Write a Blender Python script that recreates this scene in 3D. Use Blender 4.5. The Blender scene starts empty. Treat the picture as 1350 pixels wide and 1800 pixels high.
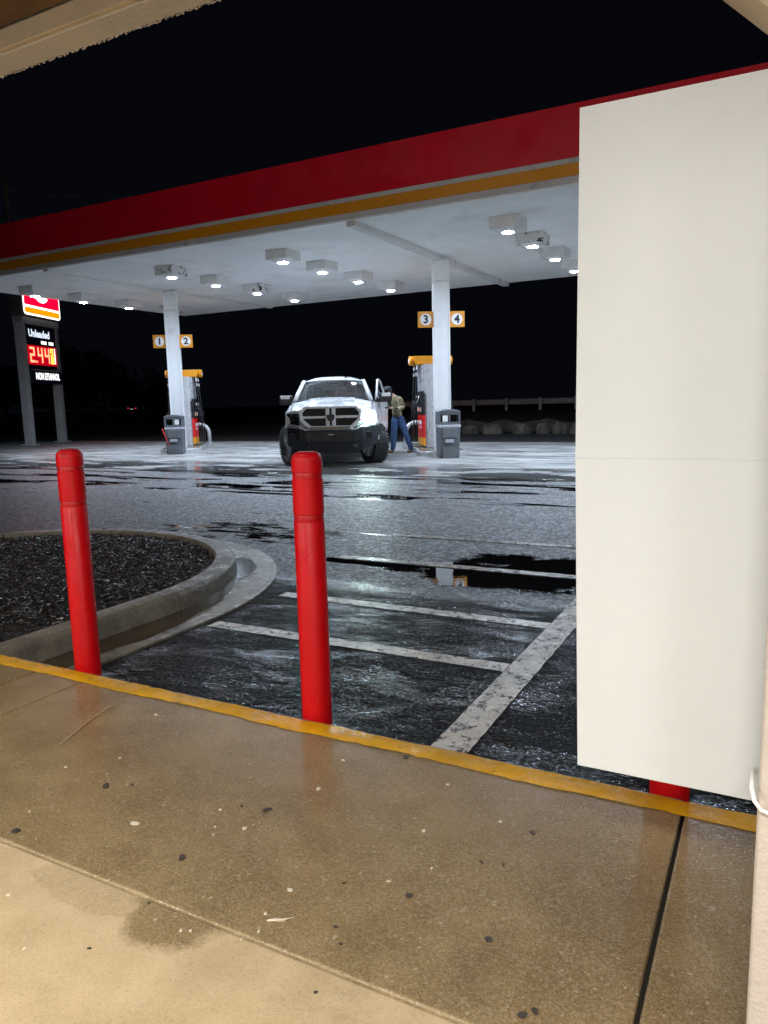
import bpy, bmesh, math, random
from mathutils import Vector, Matrix, Euler
random.seed(7)
R = math.radians
S = bpy.context.scene
COL = S.collection

# ------------------------------------------------------------------ camera, world, exposure
cam_d = bpy.data.cameras.new('camera'); cam = bpy.data.objects.new('camera', cam_d); COL.objects.link(cam)
RX = Vector((0.883575, 0.467580, -0.025779)); DN = Vector((0.046631, -0.142627, -0.988677)); FW = Vector((-0.465962, 0.872369, -0.147825))
cam.matrix_world = Matrix(((RX.x, -DN.x, -FW.x, 0), (RX.y, -DN.y, -FW.y, 0), (RX.z, -DN.z, -FW.z, 1.34), (0, 0, 0, 1)))
cam_d.sensor_width = 36; cam_d.lens = 1293.3 * 36 / 1800; cam_d.clip_start = .02; cam_d.clip_end = 3000
S.camera = cam
W = bpy.data.worlds.new('World'); S.world = W; W.use_nodes = True
W.node_tree.nodes['Background'].inputs[0].default_value = (.45, .58, .95, 1)
W.node_tree.nodes['Background'].inputs[1].default_value = .0034
S.view_settings.view_transform = 'Standard'; S.view_settings.look = 'None'
S.view_settings.exposure = 0; S.view_settings.gamma = 1
try:
    S.cycles.use_denoising = True; S.cycles.max_bounces = 8; S.cycles.sample_clamp_indirect = 6
    S.cycles.caustics_reflective = False; S.cycles.caustics_refractive = False
except Exception: pass

# ------------------------------------------------------------------ pixel helpers (1350x1800 photograph -> metres)
CAM = Vector((0, 0, 1.34))
def ray(u, v): return RX * ((u - 675) / 1293.3) + DN * ((v - 900) / 1293.3) + FW
def onz(u, v, z):
    d = ray(u, v); return CAM + d * ((z - 1.34) / d.z)
def ony(u, v, y):
    d = ray(u, v); return CAM + d * (y / d.y)

# ------------------------------------------------------------------ mesh builder
class MB:
    def __init__(s): s.v = []; s.f = []
    def add(s, vs, fs, M=None):
        o = len(s.v)
        s.v += [tuple(M @ Vector(p)) if M else tuple(p) for p in vs]
        s.f += [tuple(i + o for i in q) for q in fs]; return s
    def box(s, x0, x1, y0, y1, z0, z1, M=None):
        return s.add([(x0,y0,z0),(x1,y0,z0),(x1,y1,z0),(x0,y1,z0),(x0,y0,z1),(x1,y0,z1),(x1,y1,z1),(x0,y1,z1)],
                     [(0,3,2,1),(4,5,6,7),(0,1,5,4),(1,2,6,5),(2,3,7,6),(3,0,4,7)], M)
    def prism(s, poly, a, b, plane='xy', M=None):
        n = len(poly)
        def P(p, h): return (p[0],p[1],h) if plane=='xy' else ((p[0],h,p[1]) if plane=='xz' else (h,p[0],p[1]))
        return s.add([P(p,a) for p in poly]+[P(p,b) for p in poly],
                     [tuple(range(n))[::-1], tuple(range(n,2*n))]+[(i,(i+1)%n,n+(i+1)%n,n+i) for i in range(n)], M)
    def cyl(s, p0, p1, r0, r1=None, n=16, M=None):
        r1 = r0 if r1 is None else r1; p0=Vector(p0); p1=Vector(p1); d=(p1-p0).normalized()
        a=d.orthogonal().normalized(); b=d.cross(a); vs=[]
        for p,r in ((p0,r0),(p1,r1)):
            for i in range(n):
                t=2*math.pi*i/n; vs.append(p+a*(r*math.cos(t))+b*(r*math.sin(t)))
        return s.add(vs,[tuple(range(n))[::-1],tuple(range(n,2*n))]+[(i,(i+1)%n,n+(i+1)%n,n+i) for i in range(n)],M)
    def tube(s, path, r, n=10, M=None, closed=False):
        P=[Vector(p) for p in path]; m=len(P); vs=[]; nr=None
        for k in range(m):
            d=((P[(k+1)%m] if closed or k<m-1 else P[k])-(P[k-1] if closed or k>0 else P[k])).normalized()
            if nr is None: nr=d.orthogonal().normalized()
            nr=(nr-d*nr.dot(d)).normalized(); b=d.cross(nr)
            rr=r[k] if isinstance(r,(list,tuple)) else r
            for i in range(n):
                t=2*math.pi*i/n; vs.append(P[k]+nr*(rr*math.cos(t))+b*(rr*math.sin(t)))
        fs=[]
        for k in range(m if closed else m-1):
            for i in range(n):
                a=k*n+i; b2=k*n+(i+1)%n; c=((k+1)%m)*n
                fs.append((a,b2,c+(i+1)%n,c+i))
        if not closed: fs+=[tuple(range(n))[::-1],tuple(range((m-1)*n,m*n))]
        return s.add(vs,fs,M)
    def lathe(s, prof, n=32, M=None):   # prof: (r,z) list
        vs=[];fs=[]
        for r,z in prof:
            for i in range(n):
                t=2*math.pi*i/n; vs.append((r*math.cos(t),r*math.sin(t),z))
        m=len(prof)
        for k in range(m-1):
            for i in range(n):
                fs.append((k*n+i,k*n+(i+1)%n,(k+1)*n+(i+1)%n,(k+1)*n+i))
        fs.append(tuple(range(n))[::-1]); fs.append(tuple(range((m-1)*n,m*n)))
        return s.add(vs,fs,M)
    def grid(s, fn, nu, nv, M=None):
        vs=[fn(i/nu,j/nv) for j in range(nv+1) for i in range(nu+1)]
        fs=[(j*(nu+1)+i,j*(nu+1)+i+1,(j+1)*(nu+1)+i+1,(j+1)*(nu+1)+i) for j in range(nv) for i in range(nu)]
        return s.add(vs,fs,M)
    def build(s, name, mat, parent=None, smooth=False, bevel=0, solid=0, sub=0, fix=True, seg=2):
        me=bpy.data.meshes.new(name); me.from_pydata(s.v,[],s.f)
        if fix:
            bm=bmesh.new(); bm.from_mesh(me); bmesh.ops.recalc_face_normals(bm,faces=bm.faces); bm.to_mesh(me); bm.free()
        me.materials.append(mat)
        if smooth:
            me.polygons.foreach_set('use_smooth',[True]*len(me.polygons))
        o=bpy.data.objects.new(name,me); COL.objects.link(o)
        if parent: o.parent=parent
        if solid: m=o.modifiers.new('t','SOLIDIFY'); m.thickness=solid; m.offset=0
        if bevel:
            m=o.modifiers.new('b','BEVEL'); m.width=bevel; m.segments=seg; m.limit_method='ANGLE'; m.angle_limit=R(35)
        if sub: m=o.modifiers.new('s','SUBSURF'); m.levels=sub; m.render_levels=sub
        if smooth=='auto':
            try: me.set_sharp_from_angle(angle=R(38))
            except Exception: pass
        return o
def empty(name, loc=(0,0,0), rz=0):
    o=bpy.data.objects.new(name,None); COL.objects.link(o); o.location=loc; o.rotation_euler=(0,0,rz); o.empty_display_size=.2; return o
def tag(o, label, cat, group=None):
    o['label']=label; o['category']=cat
    if group: o['group']=group
    return o
def struct(o, kind='structure'): o['kind']=kind; return o
def T(x=0,y=0,z=0,rx=0,ry=0,rz=0): return Matrix.Translation((x,y,z))@Euler((rx,ry,rz)).to_matrix().to_4x4()
def copy_tree(o, parent=None):
    c=o.copy(); COL.objects.link(c); c.parent=parent
    for ch in list(o.children): copy_tree(ch,c)
    return c
def text(name, body, size, mat, parent, M, extr=.002, bold=0, width=None, align='CENTER'):
    cu=bpy.data.curves.new(name,'FONT'); cu.body=body; cu.size=size; cu.align_x=align; cu.align_y='CENTER'; cu.extrude=extr; cu.offset=bold; cu.resolution_u=3
    t=bpy.data.objects.new(name,cu); COL.objects.link(t)
    bpy.context.view_layer.update()
    me=bpy.data.meshes.new_from_object(t.evaluated_get(bpy.context.evaluated_depsgraph_get()))
    bpy.data.objects.remove(t)
    if width:
        xs=[v.co.x for v in me.vertices]; k=width/(max(xs)-min(xs))
        for v in me.vertices: v.co.x*=k
    me.transform(M); me.materials.clear(); me.materials.append(mat); me.name=name
    o=bpy.data.objects.new(name,me); COL.objects.link(o); o.parent=parent; return o

# ------------------------------------------------------------------ material helpers
class NT:
    def __init__(s, name):
        s.m=bpy.data.materials.new(name); s.m.use_nodes=True; s.t=s.m.node_tree; s.n=s.t.nodes; s.b=s.n['Principled BSDF']
    def node(s, typ, **kw):
        n=s.n.new(typ)
        for k,v in kw.items(): setattr(n,k,v)
        return n
    def set(s, sock, v):
        if isinstance(v, bpy.types.NodeSocket): s.t.links.new(v, sock)
        elif isinstance(v,(tuple,list)) and sock.type=='RGBA' and len(v)==3: sock.default_value=(*v,1)
        else: sock.default_value=v
    def math(s, op, a, b=None, c=None, clamp=False):
        n=s.node('ShaderNodeMath', operation=op, use_clamp=clamp); s.set(n.inputs[0],a)
        if b is not None: s.set(n.inputs[1],b)
        if c is not None: s.set(n.inputs[2],c)
        return n.outputs[0]
    def mix(s, f, a, b):
        n=s.node('ShaderNodeMix', data_type='RGBA'); s.set(n.inputs[0],f); s.set(n.inputs[6],a); s.set(n.inputs[7],b); return n.outputs[2]
    def mixf(s, f, a, b):
        n=s.node('ShaderNodeMix', data_type='FLOAT'); s.set(n.inputs[0],f); s.set(n.inputs[2],a); s.set(n.inputs[3],b); return n.outputs[0]
    def pos(s): return s.node('ShaderNodeNewGeometry').outputs['Position']
    def obj(s): return s.node('ShaderNodeTexCoord').outputs['Object']
    def rnd(s): return s.node('ShaderNodeObjectInfo').outputs['Random']
    def sep(s, v): n=s.node('ShaderNodeSeparateXYZ'); s.set(n.inputs[0],v); return n.outputs
    def scale(s, v, k):
        n=s.node('ShaderNodeVectorMath', operation='MULTIPLY'); s.set(n.inputs[0],v); n.inputs[1].default_value=k; return n.outputs[0]
    def addv(s, v, k):
        n=s.node('ShaderNodeVectorMath', operation='ADD'); s.set(n.inputs[0],v); s.set(n.inputs[1],k); return n.outputs[0]
    def noise(s, v, sc, det=3, rough=.5, dist=0, out=0):
        n=s.node('ShaderNodeTexNoise'); s.set(n.inputs['Vector'],v); n.inputs['Scale'].default_value=sc; n.inputs['Detail'].default_value=det
        n.inputs['Roughness'].default_value=rough; n.inputs['Distortion'].default_value=dist; return n.outputs[out]
    def vor(s, v, sc, feat='F1', out='Distance'):
        n=s.node('ShaderNodeTexVoronoi', feature=feat); s.set(n.inputs['Vector'],v); n.inputs['Scale'].default_value=sc; return n.outputs[out]
    def ramp(s, f, a, b, lo=0., hi=1., smooth=True):
        n=s.node('ShaderNodeMapRange', interpolation_type='SMOOTHSTEP' if smooth else 'LINEAR'); s.set(n.inputs[0],f)
        for i,v in enumerate((a,b,lo,hi)): s.set(n.inputs[i+1],v)
        return n.outputs[0]
    def bump(s, h, dist=1., strength=1.):
        n=s.node('ShaderNodeBump'); s.set(n.inputs['Height'],h); n.inputs['Distance'].default_value=dist; n.inputs['Strength'].default_value=strength; return n.outputs[0]
    def out(s, **kw):
        names=dict(color='Base Color',rough='Roughness',metal='Metallic',ior='IOR',normal='Normal',coat='Coat Weight',coatr='Coat Roughness',
                   emit='Emission Color',estr='Emission Strength',alpha='Alpha',spec='Specular IOR Level',trans='Transmission Weight')
        for k,v in kw.items(): s.set(s.b.inputs[names[k]],v)
        return s.m
def PM(name, color, rough=.5, metal=0, var=.15, vs=4., bump=0., bs=40., coat=0, dirt=None, dscale=6., dth=(.55,.75), rvar=.1, spec=.5):
    n=NT(name); o=n.obj(); 
    r=n.rnd(); o2=n.addv(o, r)
    nz=n.noise(o2,vs,5,.6)
    dark=tuple(c*(1-var) for c in color); light=tuple(min(1,c*(1+var)) for c in color)
    c=n.mix(n.ramp(nz,.3,.7),dark,light)
    if dirt: c=n.mix(n.ramp(n.noise(o2,dscale,6,.65),*dth),c,dirt)
    rr=n.ramp(n.noise(o2,vs*2.3,3),.3,.7,max(0,rough-rvar),min(1,rough+rvar))
    k=dict(color=c,rough=rr,metal=metal,spec=spec)
    if bump: k['normal']=n.bump(n.noise(o2,bs,4,.6),bump)
    if coat: k['coat']=coat; k['coatr']=.05
    return n.out(**k)
def EM(name, color, strength, base=(.02,.02,.02)):
    n=NT(name); return n.out(color=base,emit=color,estr=strength,rough=.3)
def glass(name, tint=(.9,.95,1), op=.12, rough=.02):
    n=NT(name); t=n.t
    g=n.node('ShaderNodeBsdfGlossy'); g.inputs['Roughness'].default_value=rough
    tr=n.node('ShaderNodeBsdfTransparent'); tr.inputs[0].default_value=(*tint,1)
    fr=n.node('ShaderNodeFresnel'); fr.inputs[0].default_value=1.5
    f=n.math('ADD',fr.outputs[0],op,clamp=True)
    mx=n.node('ShaderNodeMixShader'); t.links.new(f,mx.inputs[0]); t.links.new(tr.outputs[0],mx.inputs[1]); t.links.new(g.outputs[0],mx.inputs[2])
    t.links.new(mx.outputs[0], n.n['Material Output'].inputs[0]); n.n.remove(n.b); return n.m

# ------------------------------------------------------------------ ground materials
def ellipse(n, x, y, cx, cy, rx, ry, wob, soft=.06):
    a=n.math('DIVIDE',n.math('SUBTRACT',x,cx),rx); b=n.math('DIVIDE',n.math('SUBTRACT',y,cy),ry)
    d=n.math('SQRT',n.math('ADD',n.math('MULTIPLY',a,a),n.math('MULTIPLY',b,b)))
    return n.ramp(n.math('ADD',d,wob),1+soft,1-soft)
def m_asphalt():
    n=NT('wet_asphalt'); P=n.pos(); x,y,z=n.sep(P)
    wob=n.math('ADD',n.math('MULTIPLY',n.math('SUBTRACT',n.noise(P,2.2,6,.65),.5),1.7),n.math('MULTIPLY',n.math('SUBTRACT',n.noise(P,34,3,.7),.5),.5))
    wob2=n.math('MULTIPLY',n.math('SUBTRACT',n.noise(n.scale(P,(.7,2.2,1)),2.0,6,.7),.5),4.2)
    k1=onz(430,1222,0)
    masks=[ellipse(n,x,y,-1.75,5.28,.95,.42,wob,.10),ellipse(n,x,y,-.9,5.75,1.5,.42,wob,.10),ellipse(n,x,y,-3.0,5.30,.62,.10,wob),
           n.math('MULTIPLY',ellipse(n,x,y,-5.0,6.2,.95,.55,wob2),n.ramp(n.noise(n.scale(P,(1.2,4,1)),2.2,6,.7,.6),.47,.53))]
    st=n.noise(n.scale(P,(.36,1.7,1)),1.0,7,.66,.8)
    band=n.math('MULTIPLY',n.ramp(y,8.75,9.1),n.ramp(y,12.6,11.2))
    streak=n.math('MULTIPLY',n.ramp(st,.50,.55),band)
    band2=n.math('MULTIPLY',n.ramp(y,5.3,6.2),n.ramp(y,9.2,8.6))
    crack=n.math('MULTIPLY',n.ramp(n.noise(n.scale(P,(.5,3.6,1)),1.3,6,.65,.4),.635,.665),band2)
    pud=streak
    for m in masks: pud=n.math('MAXIMUM',pud,m)
    pud=n.math('MAXIMUM',pud,n.math('MULTIPLY',crack,.7))
    near=n.ramp(n.math('ADD',y,n.math('MULTIPLY',wob,.3)),4.85,4.35)
    # relief of the stones, and of the water running over them close to the kerb
    grit=n.noise(P,48,3,.75); grit2=n.noise(P,19,3,.7)
    fine=n.math('ADD',n.math('MULTIPLY',grit,.0068),n.math('MULTIPLY',grit2,.0075))
    rip=n.noise(n.scale(P,(7,13,9)),1,5,.66,1.3)
    rip2=n.noise(n.scale(P,(34,52,40)),1,3,.6,.6)
    patch=n.ramp(n.noise(n.scale(P,(1.2,2.2,1)),1.6,3,.55),.36,.62,.35,1.25)
    flow=n.math('MULTIPLY',patch,n.math('ADD',n.math('MULTIPLY',rip,.016),n.math('MULTIPLY',rip2,.0042)))
    calm=n.math('MULTIPLY',n.noise(P,16,2,.5),.00022)
    h=n.mixf(near,fine,n.math('ADD',flow,n.math('MULTIPLY',fine,.07)))
    h=n.mixf(pud,h,calm)
    cell=n.sep(n.vor(P,42,out='Color'))[0]; cell2=n.sep(n.vor(P,18,out='Color'))[1]
    glint=n.math('MULTIPLY',n.ramp(cell,.38,.62),n.ramp(cell2,.1,.6,.35,1))
    spk=n.ramp(n.noise(n.scale(P,(.62,1,1)),80,2,.6,.12),.50,.60); area=n.ramp(n.noise(n.scale(P,(1.2,2.6,1)),1.5,5,.62,.7),.48,.61)
    nsp=n.math('ADD',n.math('MULTIPLY',n.math('MULTIPLY',spk,n.math('ADD',area,.045)),2.2),n.math('ADD',n.math('MULTIPLY',area,.07),.01))
    rf=n.mixf(glint,.56,.44)
    wetf=n.ramp(n.noise(n.scale(P,(.5,1,1)),2.3,4,.6),.35,.7,.02,.06)
    rough=n.mixf(pud,n.mixf(near,rf,n.mixf(spk,.02,n.mixf(area,.06,.16))),.012)
    spec=n.mixf(pud,n.mixf(near,n.mixf(glint,.3,1.6),nsp),.22)
    c=n.mix(n.ramp(n.noise(P,120,3,.7),.35,.7),(.009,.009,.010),(.045,.045,.045))
    c=n.mix(n.math('MAXIMUM',pud,n.math('MULTIPLY',near,.6)),c,(.006,.006,.006))
    return n.out(color=c,rough=rough,ior=1.75,spec=spec,normal=n.bump(h,1.0))
def m_pad():
    n=NT('wet_pad_concrete'); P=n.pos(); x,y,z=n.sep(P); r=n.rnd()
    c=n.mix(n.ramp(n.noise(n.scale(P,(.35,1.2,1)),1.3,6,.65),.3,.7),(.25,.25,.245),(.47,.47,.455))
    c=n.mix(n.math('MULTIPLY',r,.35),c,(.3,.29,.27))
    stain=n.ramp(n.noise(n.scale(P,(.6,1.7,1)),1.5,7,.7,.5),.46,.62)
    c=n.mix(n.math('MULTIPLY',stain,.85),c,(.115,.115,.112))
    truck_shade=ellipse(n,x,y,-9.4,15.6,1.5,2.3,n.math('MULTIPLY',n.math('SUBTRACT',n.noise(P,1.6,6,.65),.5),1.6))  # shade under the truck, painted into the pad colour
    c=n.mix(n.math('MULTIPLY',truck_shade,.6),c,(.075,.074,.072))
    edge=n.math('MULTIPLY',n.ramp(n.noise(n.scale(P,(.5,1.2,1)),1.2,5,.6),.42,.5),n.ramp(y,15.0,12.4))
    c=n.mix(n.math('MULTIPLY',edge,.75),c,(.10,.10,.10))
    wet=n.ramp(n.noise(n.scale(P,(.4,1.3,1)),.9,5,.6),.42,.62)
    rough=n.mixf(edge,n.mixf(wet,.62,.3),.06)
    h=n.math('ADD',n.math('MULTIPLY',n.noise(P,60,3,.6),.0012),n.math('MULTIPLY',n.noise(P,9,3,.6),.002))
    return n.out(color=c,rough=rough,normal=n.bump(h,1.0))
def m_walk():
    n=NT('sidewalk_concrete'); P=n.pos(); x,y,z=n.sep(P)
    w=n.math('MULTIPLY',n.math('SUBTRACT',n.noise(P,5,6,.65),.5),.12)
    b=onz(312,1632,.14); b2=onz(150,1560,.14)
    blob=ellipse(n,x,y,b.x-.02,b.y+.07,.13,.125,n.math('MULTIPLY',w,15.),.22); blob2=ellipse(n,x,y,b2.x,b2.y,.2,.06,n.math('MULTIPLY',w,14.))
    wet=n.ramp(n.math('ADD',y,n.math('MULTIPLY',w,.25)),1.165,1.195)
    wet=n.math('MAXIMUM',wet,n.math('MAXIMUM',blob,n.math('MULTIPLY',blob2,.3)))
    mott=n.ramp(n.noise(P,3.2,7,.68),.3,.72)
    dry=n.mix(mott,(.46,.345,.195),(.61,.475,.285))
    wetc=n.mix(mott,(.215,.148,.068),(.315,.23,.113))
    c=n.mix(wet,dry,wetc)
    v=n.vor(P,150,out='Color'); vs=n.sep(v)[0]
    sand=n.noise(P,190,4,.8)
    c=n.mix(n.math('MULTIPLY',n.ramp(sand,.53,.66),.6),c,(.52,.43,.28))
    c=n.mix(n.math('MULTIPLY',n.math('MULTIPLY',n.ramp(sand,.47,.36),n.mixf(wet,.28,.6)),1.0),c,(.05,.037,.022))
    c=n.mix(n.math('MULTIPLY',n.ramp(vs,.94,.98),n.math('MULTIPLY',n.ramp(n.noise(P,33,2),.52,.66),.5)),c,(.62,.55,.42))
    grime=n.ramp(n.noise(n.scale(P,(1,1.6,1)),1.4,7,.7,.5),.52,.75)
    c=n.mix(n.math('MULTIPLY',grime,.4),c,(.085,.06,.035))
    film=n.ramp(n.math('ADD',y,n.math('MULTIPLY',w,3.)),1.35,2.0)
    rough=n.mixf(wet,.85,n.mixf(film,.42,.2))
    drops=n.math('MULTIPLY',n.noise(P,130,2,.6),.0013)
    h=n.math('ADD',n.math('MULTIPLY',sand,.0005),n.math('MULTIPLY',drops,n.mixf(wet,.3,1.0)))
    return n.out(color=c,rough=rough,normal=n.bump(h,1.0),spec=n.mixf(wet,.3,n.ramp(n.noise(P,95,2,.6),.50,.62,.25,1.3)))
def m_kerb(name, a, b, rough=(.25,.5)):
    n=NT(name); P=n.pos()
    c=n.mix(n.ramp(n.noise(P,4,7,.7),.3,.72),a,b)
    g=n.noise(P,170,3,.7); c=n.mix(n.math('MULTIPLY',n.ramp(g,.52,.75),.4),c,tuple(min(1,k*1.9) for k in b))
    c=n.mix(n.math('MULTIPLY',n.ramp(n.noise(P,2.1,6,.7),.55,.8),.7),c,tuple(k*.35 for k in a))
    h=n.math('ADD',n.math('MULTIPLY',g,.0012),n.math('MULTIPLY',n.noise(P,18,4,.6),.004))
    sp=n.ramp(n.noise(P,80,2,.6),.48,.6,.1,1.0)
    return n.out(color=c,rough=n.ramp(n.noise(P,7,4),.3,.7,*rough),spec=sp,normal=n.bump(h,1.0))
def m_paint(name, col, under, wear=.6, rough=.25, smax=1.0):
    n=NT(name); P=n.pos()
    w=n.math('ADD',n.math('MULTIPLY',n.noise(P,14,6,.72),.75),n.math('MULTIPLY',n.noise(P,90,2,.6),.25))
    c=n.mix(n.ramp(n.noise(P,5,5,.65),.3,.7),tuple(k*.72 for k in col),col)
    c=n.mix(n.ramp(w,wear,wear+.07),c,under)
    h=n.math('ADD',n.math('MULTIPLY',n.noise(P,120,3,.7),.0016),n.math('MULTIPLY',n.noise(n.scale(P,(1,1.5,1)),26,3,.6),.003))
    sp=n.ramp(n.noise(P,85,2,.6),.48,.6,.08,smax)
    return n.out(color=c,rough=n.ramp(n.noise(P,11,3),.3,.7,rough*.5,rough*1.6),spec=sp,normal=n.bump(h,1.0))

MAT=dict(
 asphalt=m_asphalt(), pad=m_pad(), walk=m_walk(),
 kerb=m_kerb('wet_kerb_concrete',(.10,.089,.068),(.20,.178,.138)), gutter=m_kerb('gutter_concrete',(.12,.11,.085),(.25,.232,.185),(.14,.3)),
 line=m_paint('worn_line_paint',(.58,.57,.52),(.04,.04,.04),.515,.2), yellow=m_paint('yellow_kerb_paint',(.90,.47,.008),(.30,.17,.04),.585,.42,.35),
 soil=PM('bank_soil',(.018,.016,.013),.95,var=.4,vs=.6,bump=.02,bs=6), grassdark=PM('dark_turf',(.02,.022,.014),.95,var=.4,vs=1),
 red=PM('red_bollard_sleeve',(.60,.004,.008),.36,var=.08,vs=3,bump=.0006,bs=120,spec=.3,dirt=(.40,.003,.006),dscale=7,dth=(.64,.72)), reddk=PM('red_recess',(.50,.003,.006),.4,var=.05),
 fred=PM('fascia_red',(.64,.004,.022),.4,var=.08,vs=.5,dirt=(.48,.003,.016),dscale=.6), fgrey=PM('fascia_grey',(.55,.55,.56),.45,var=.08,vs=.6,dirt=(.3,.3,.3),dscale=1.2),
 forange=PM('fascia_orange',(.72,.28,.008),.4,var=.06,vs=.6), soffit=PM('soffit_white',(.86,.86,.86),.6,var=.06,vs=.7,dirt=(.64,.63,.60),dscale=.8,dth=(.48,.85)),
 beamw=PM('beam_white',(.68,.68,.67),.55,var=.08,vs=1.5,dirt=(.4,.38,.35),dscale=2.5), colw=PM('column_white',(.78,.79,.8),.42,var=.05,vs=2,dirt=(.5,.49,.46),dscale=1.6,dth=(.6,.9)),
 fixw=PM('fixture_white',(.72,.72,.71),.5,var=.06,vs=5,dirt=(.42,.4,.37),dscale=5,dth=(.62,.8)), fixp=PM('fixture_peeling',(.7,.7,.69),.5,var=.08,vs=5,dirt=(.02,.018,.016),dscale=5.5,dth=(.57,.6)),
 lens=EM('led_lens',(.80,.90,1),150), reflector=PM('fixture_reflector',(.8,.8,.82),.3,var=.03),
 steel=PM('grey_steel',(.55,.56,.58),.35,.4,var=.06,vs=3), cladding=PM('dispenser_cladding',(.55,.56,.58),.34,.35,var=.05,vs=3,dirt=(.46,.46,.46),dscale=1.5,dth=(.55,.9)),
 silver=PM('dispenser_silver',(.6,.61,.63),.3,.55,var=.06,vs=4), black=PM('black_plastic',(.016,.016,.018),.4,var=.25,vs=6), blackm=PM('black_matte',(.012,.012,.013),.75,var=.25,vs=6),
 rubber=PM('hose_rubber',(.02,.02,.022),.45,var=.2), pumpred=PM('pump_red',(.7,.012,.014),.35,var=.05), pumporange=PM('pump_orange',(.85,.33,.008),.35,var=.05),
 white=PM('white_print',(.82,.82,.82),.5,var=.02), dark=PM('dark_print',(.01,.012,.03),.5,var=.02), binp=PM('bin_grey',(.12,.13,.145),.45,var=.15,vs=5,dirt=(.3,.3,.3),dscale=9,dth=(.64,.72)),
 binlight=PM('bin_light_grey',(.42,.44,.48),.42,var=.08,vs=5), screen=PM('dispenser_screen',(.03,.04,.05),.1,var=.1), paper=PM('paper_towel',(.8,.8,.78),.8,var=.04),
 galv=PM('galvanised_rail',(.5,.52,.56),.5,.3,var=.15,vs=2), rock=PM('broken_concrete',(.12,.108,.085),.9,var=.6,vs=2.2,bump=.02,bs=5,dirt=(.1,.09,.075),dscale=2.5,dth=(.5,.7)),
 wood=PM('pole_wood',(.22,.20,.17),.9,var=.3,vs=2), wire=PM('wire_dark',(.3,.3,.3),.6), 
 stucco=PM('cream_stucco',(.41,.385,.355),.85,var=.07,vs=3,bump=.004,bs=55), cream=PM('cream_board',(.42,.35,.25),.75,var=.08,vs=5,dirt=(.2,.15,.09),dscale=8,dth=(.66,.72)),
 pillar=PM('pillar_paint',(.52,.47,.42),.7,var=.05,vs=5,bump=.004,bs=70,dirt=(.42,.37,.32),dscale=9,dth=(.6,.8)), brown=PM('brown_soffit',(.09,.045,.018),.6,var=.35,vs=7),
 signgrey=PM('sign_grey_metal',(.46,.47,.47),.5,.2,var=.1,vs=1.5), signdark=PM('sign_dark_metal',(.08,.075,.07),.6,var=.15,vs=1.5),
)
def m_panel():
    n=NT('corrugated_white_plastic'); P=n.obj(); x,y,z=n.sep(P)
    c=n.mix(n.ramp(n.noise(P,2.5,4,.6),.3,.7),(.555,.592,.612),(.58,.615,.638))
    fl=n.math('SINE',n.math('MULTIPLY',z,2*math.pi/.0055))
    return n.out(color=c,rough=.42,normal=n.bump(n.math('MULTIPLY',n.math('MULTIPLY',fl,n.ramp(n.noise(P,3,2),.4,.7)),.00005),1.0))
MAT['panel']=m_panel()

# ------------------------------------------------------------------ setting: ground, lot, pad, sidewalk
m=MB(); m.box(-600,600,-300,900,-.6,-.05); struct(m.build('ground',MAT['grassdark']))
m=MB(); m.grid(lambda u,v:(-60+110*u,2.1+25.4*v,0),22,6); struct(m.build('parking_lot',MAT['asphalt'],fix=False))
def bank(u,v):
    x=-80+140*u; y=27.2+(v**1.4)*60; t=min(1,max(0,(y-27.2)/9)); s=t*t*(3-2*t)
    fade=min(1,max(0,(x+32)/14)); return (x,y,-.02+.72*s*fade+.05*math.sin(x*1.3)*math.sin(y*.9)*t)
m=MB(); m.grid(bank,70,24); struct(m.build('grass_bank',MAT['soil'],smooth=True,fix=False))

pad=empty('concrete_pad'); struct(pad)
xs=[-30.2+3.05*i for i in range(13)]; ys=[11.85,14.35,16.9,19.45,22.0]
for i in range(12):
    for j in range(4):
        g=.008; m=MB(); m.box(xs[i]+g,xs[i+1]-g,ys[j]+g,ys[j+1]-g,-.1,.012+random.uniform(-.002,.002))
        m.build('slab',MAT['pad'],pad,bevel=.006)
m=MB(); m.box(xs[0],xs[-1],ys[0],ys[-1],-.12,.002); m.build('joint_filler',MAT['blackm'],pad)

ZS=.14
walk=empty('sidewalk'); struct(walk)
slabs={}
rows=[(1.18,2.22,[-7.4,-5.9,-4.45,-3.0,-2.69,-.187,1.15,3.0,5]),(-1.75,1.18,[-7.4,-4.45,-2.0,-.187,2.2,5])]
for (y0,y1,xx) in rows:
    for a,b in zip(xx[:-1],xx[1:]):
        ga=.0052 if abs(a+.187)<.01 else .0035; gb=.0052 if abs(b+.187)<.01 else .0035
        m=MB(); m.box(a+ga,b-gb,y0+.003,y1-.003 if y1<2 else y1,-.3,ZS+random.uniform(-.0012,.0012))
        slabs[(a,y0)]=m.build('slab',MAT['walk'],walk,bevel=.007,seg=3)
m=MB(); m.box(-7.4,5,-1.75,2.205,-.32,ZS-.012); m.build('joint_filler',MAT['soil'],walk)
# yellow paint lapped over the kerb edge, ragged inner border
m=MB(); N=360; top=[];
for i in range(N+1):
    x=-7.4+12.4*i/N; w=.098+.006*math.sin(x*7)+random.uniform(-.004,.004)
    e=.004*math.sin(x*13+1)+random.uniform(-.004,.003)-(random.uniform(.004,.012) if random.random()<.06 else 0)
    top.append(((x,2.216-w,ZS+.0028),(x,2.205+e,ZS+.0034),(x,2.222+e,ZS-.008),(x,2.2245+e,ZS-.05+random.uniform(-.012,.012))))
vs=[p for r in top for p in r]; fs=[(4*i+k,4*i+4+k,4*i+5+k,4*i+1+k) for i in range(N) for k in range(3)]
m.add(vs,fs); m.build('yellow_edge_paint',MAT['yellow'],walk,smooth=True,fix=False)

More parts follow.
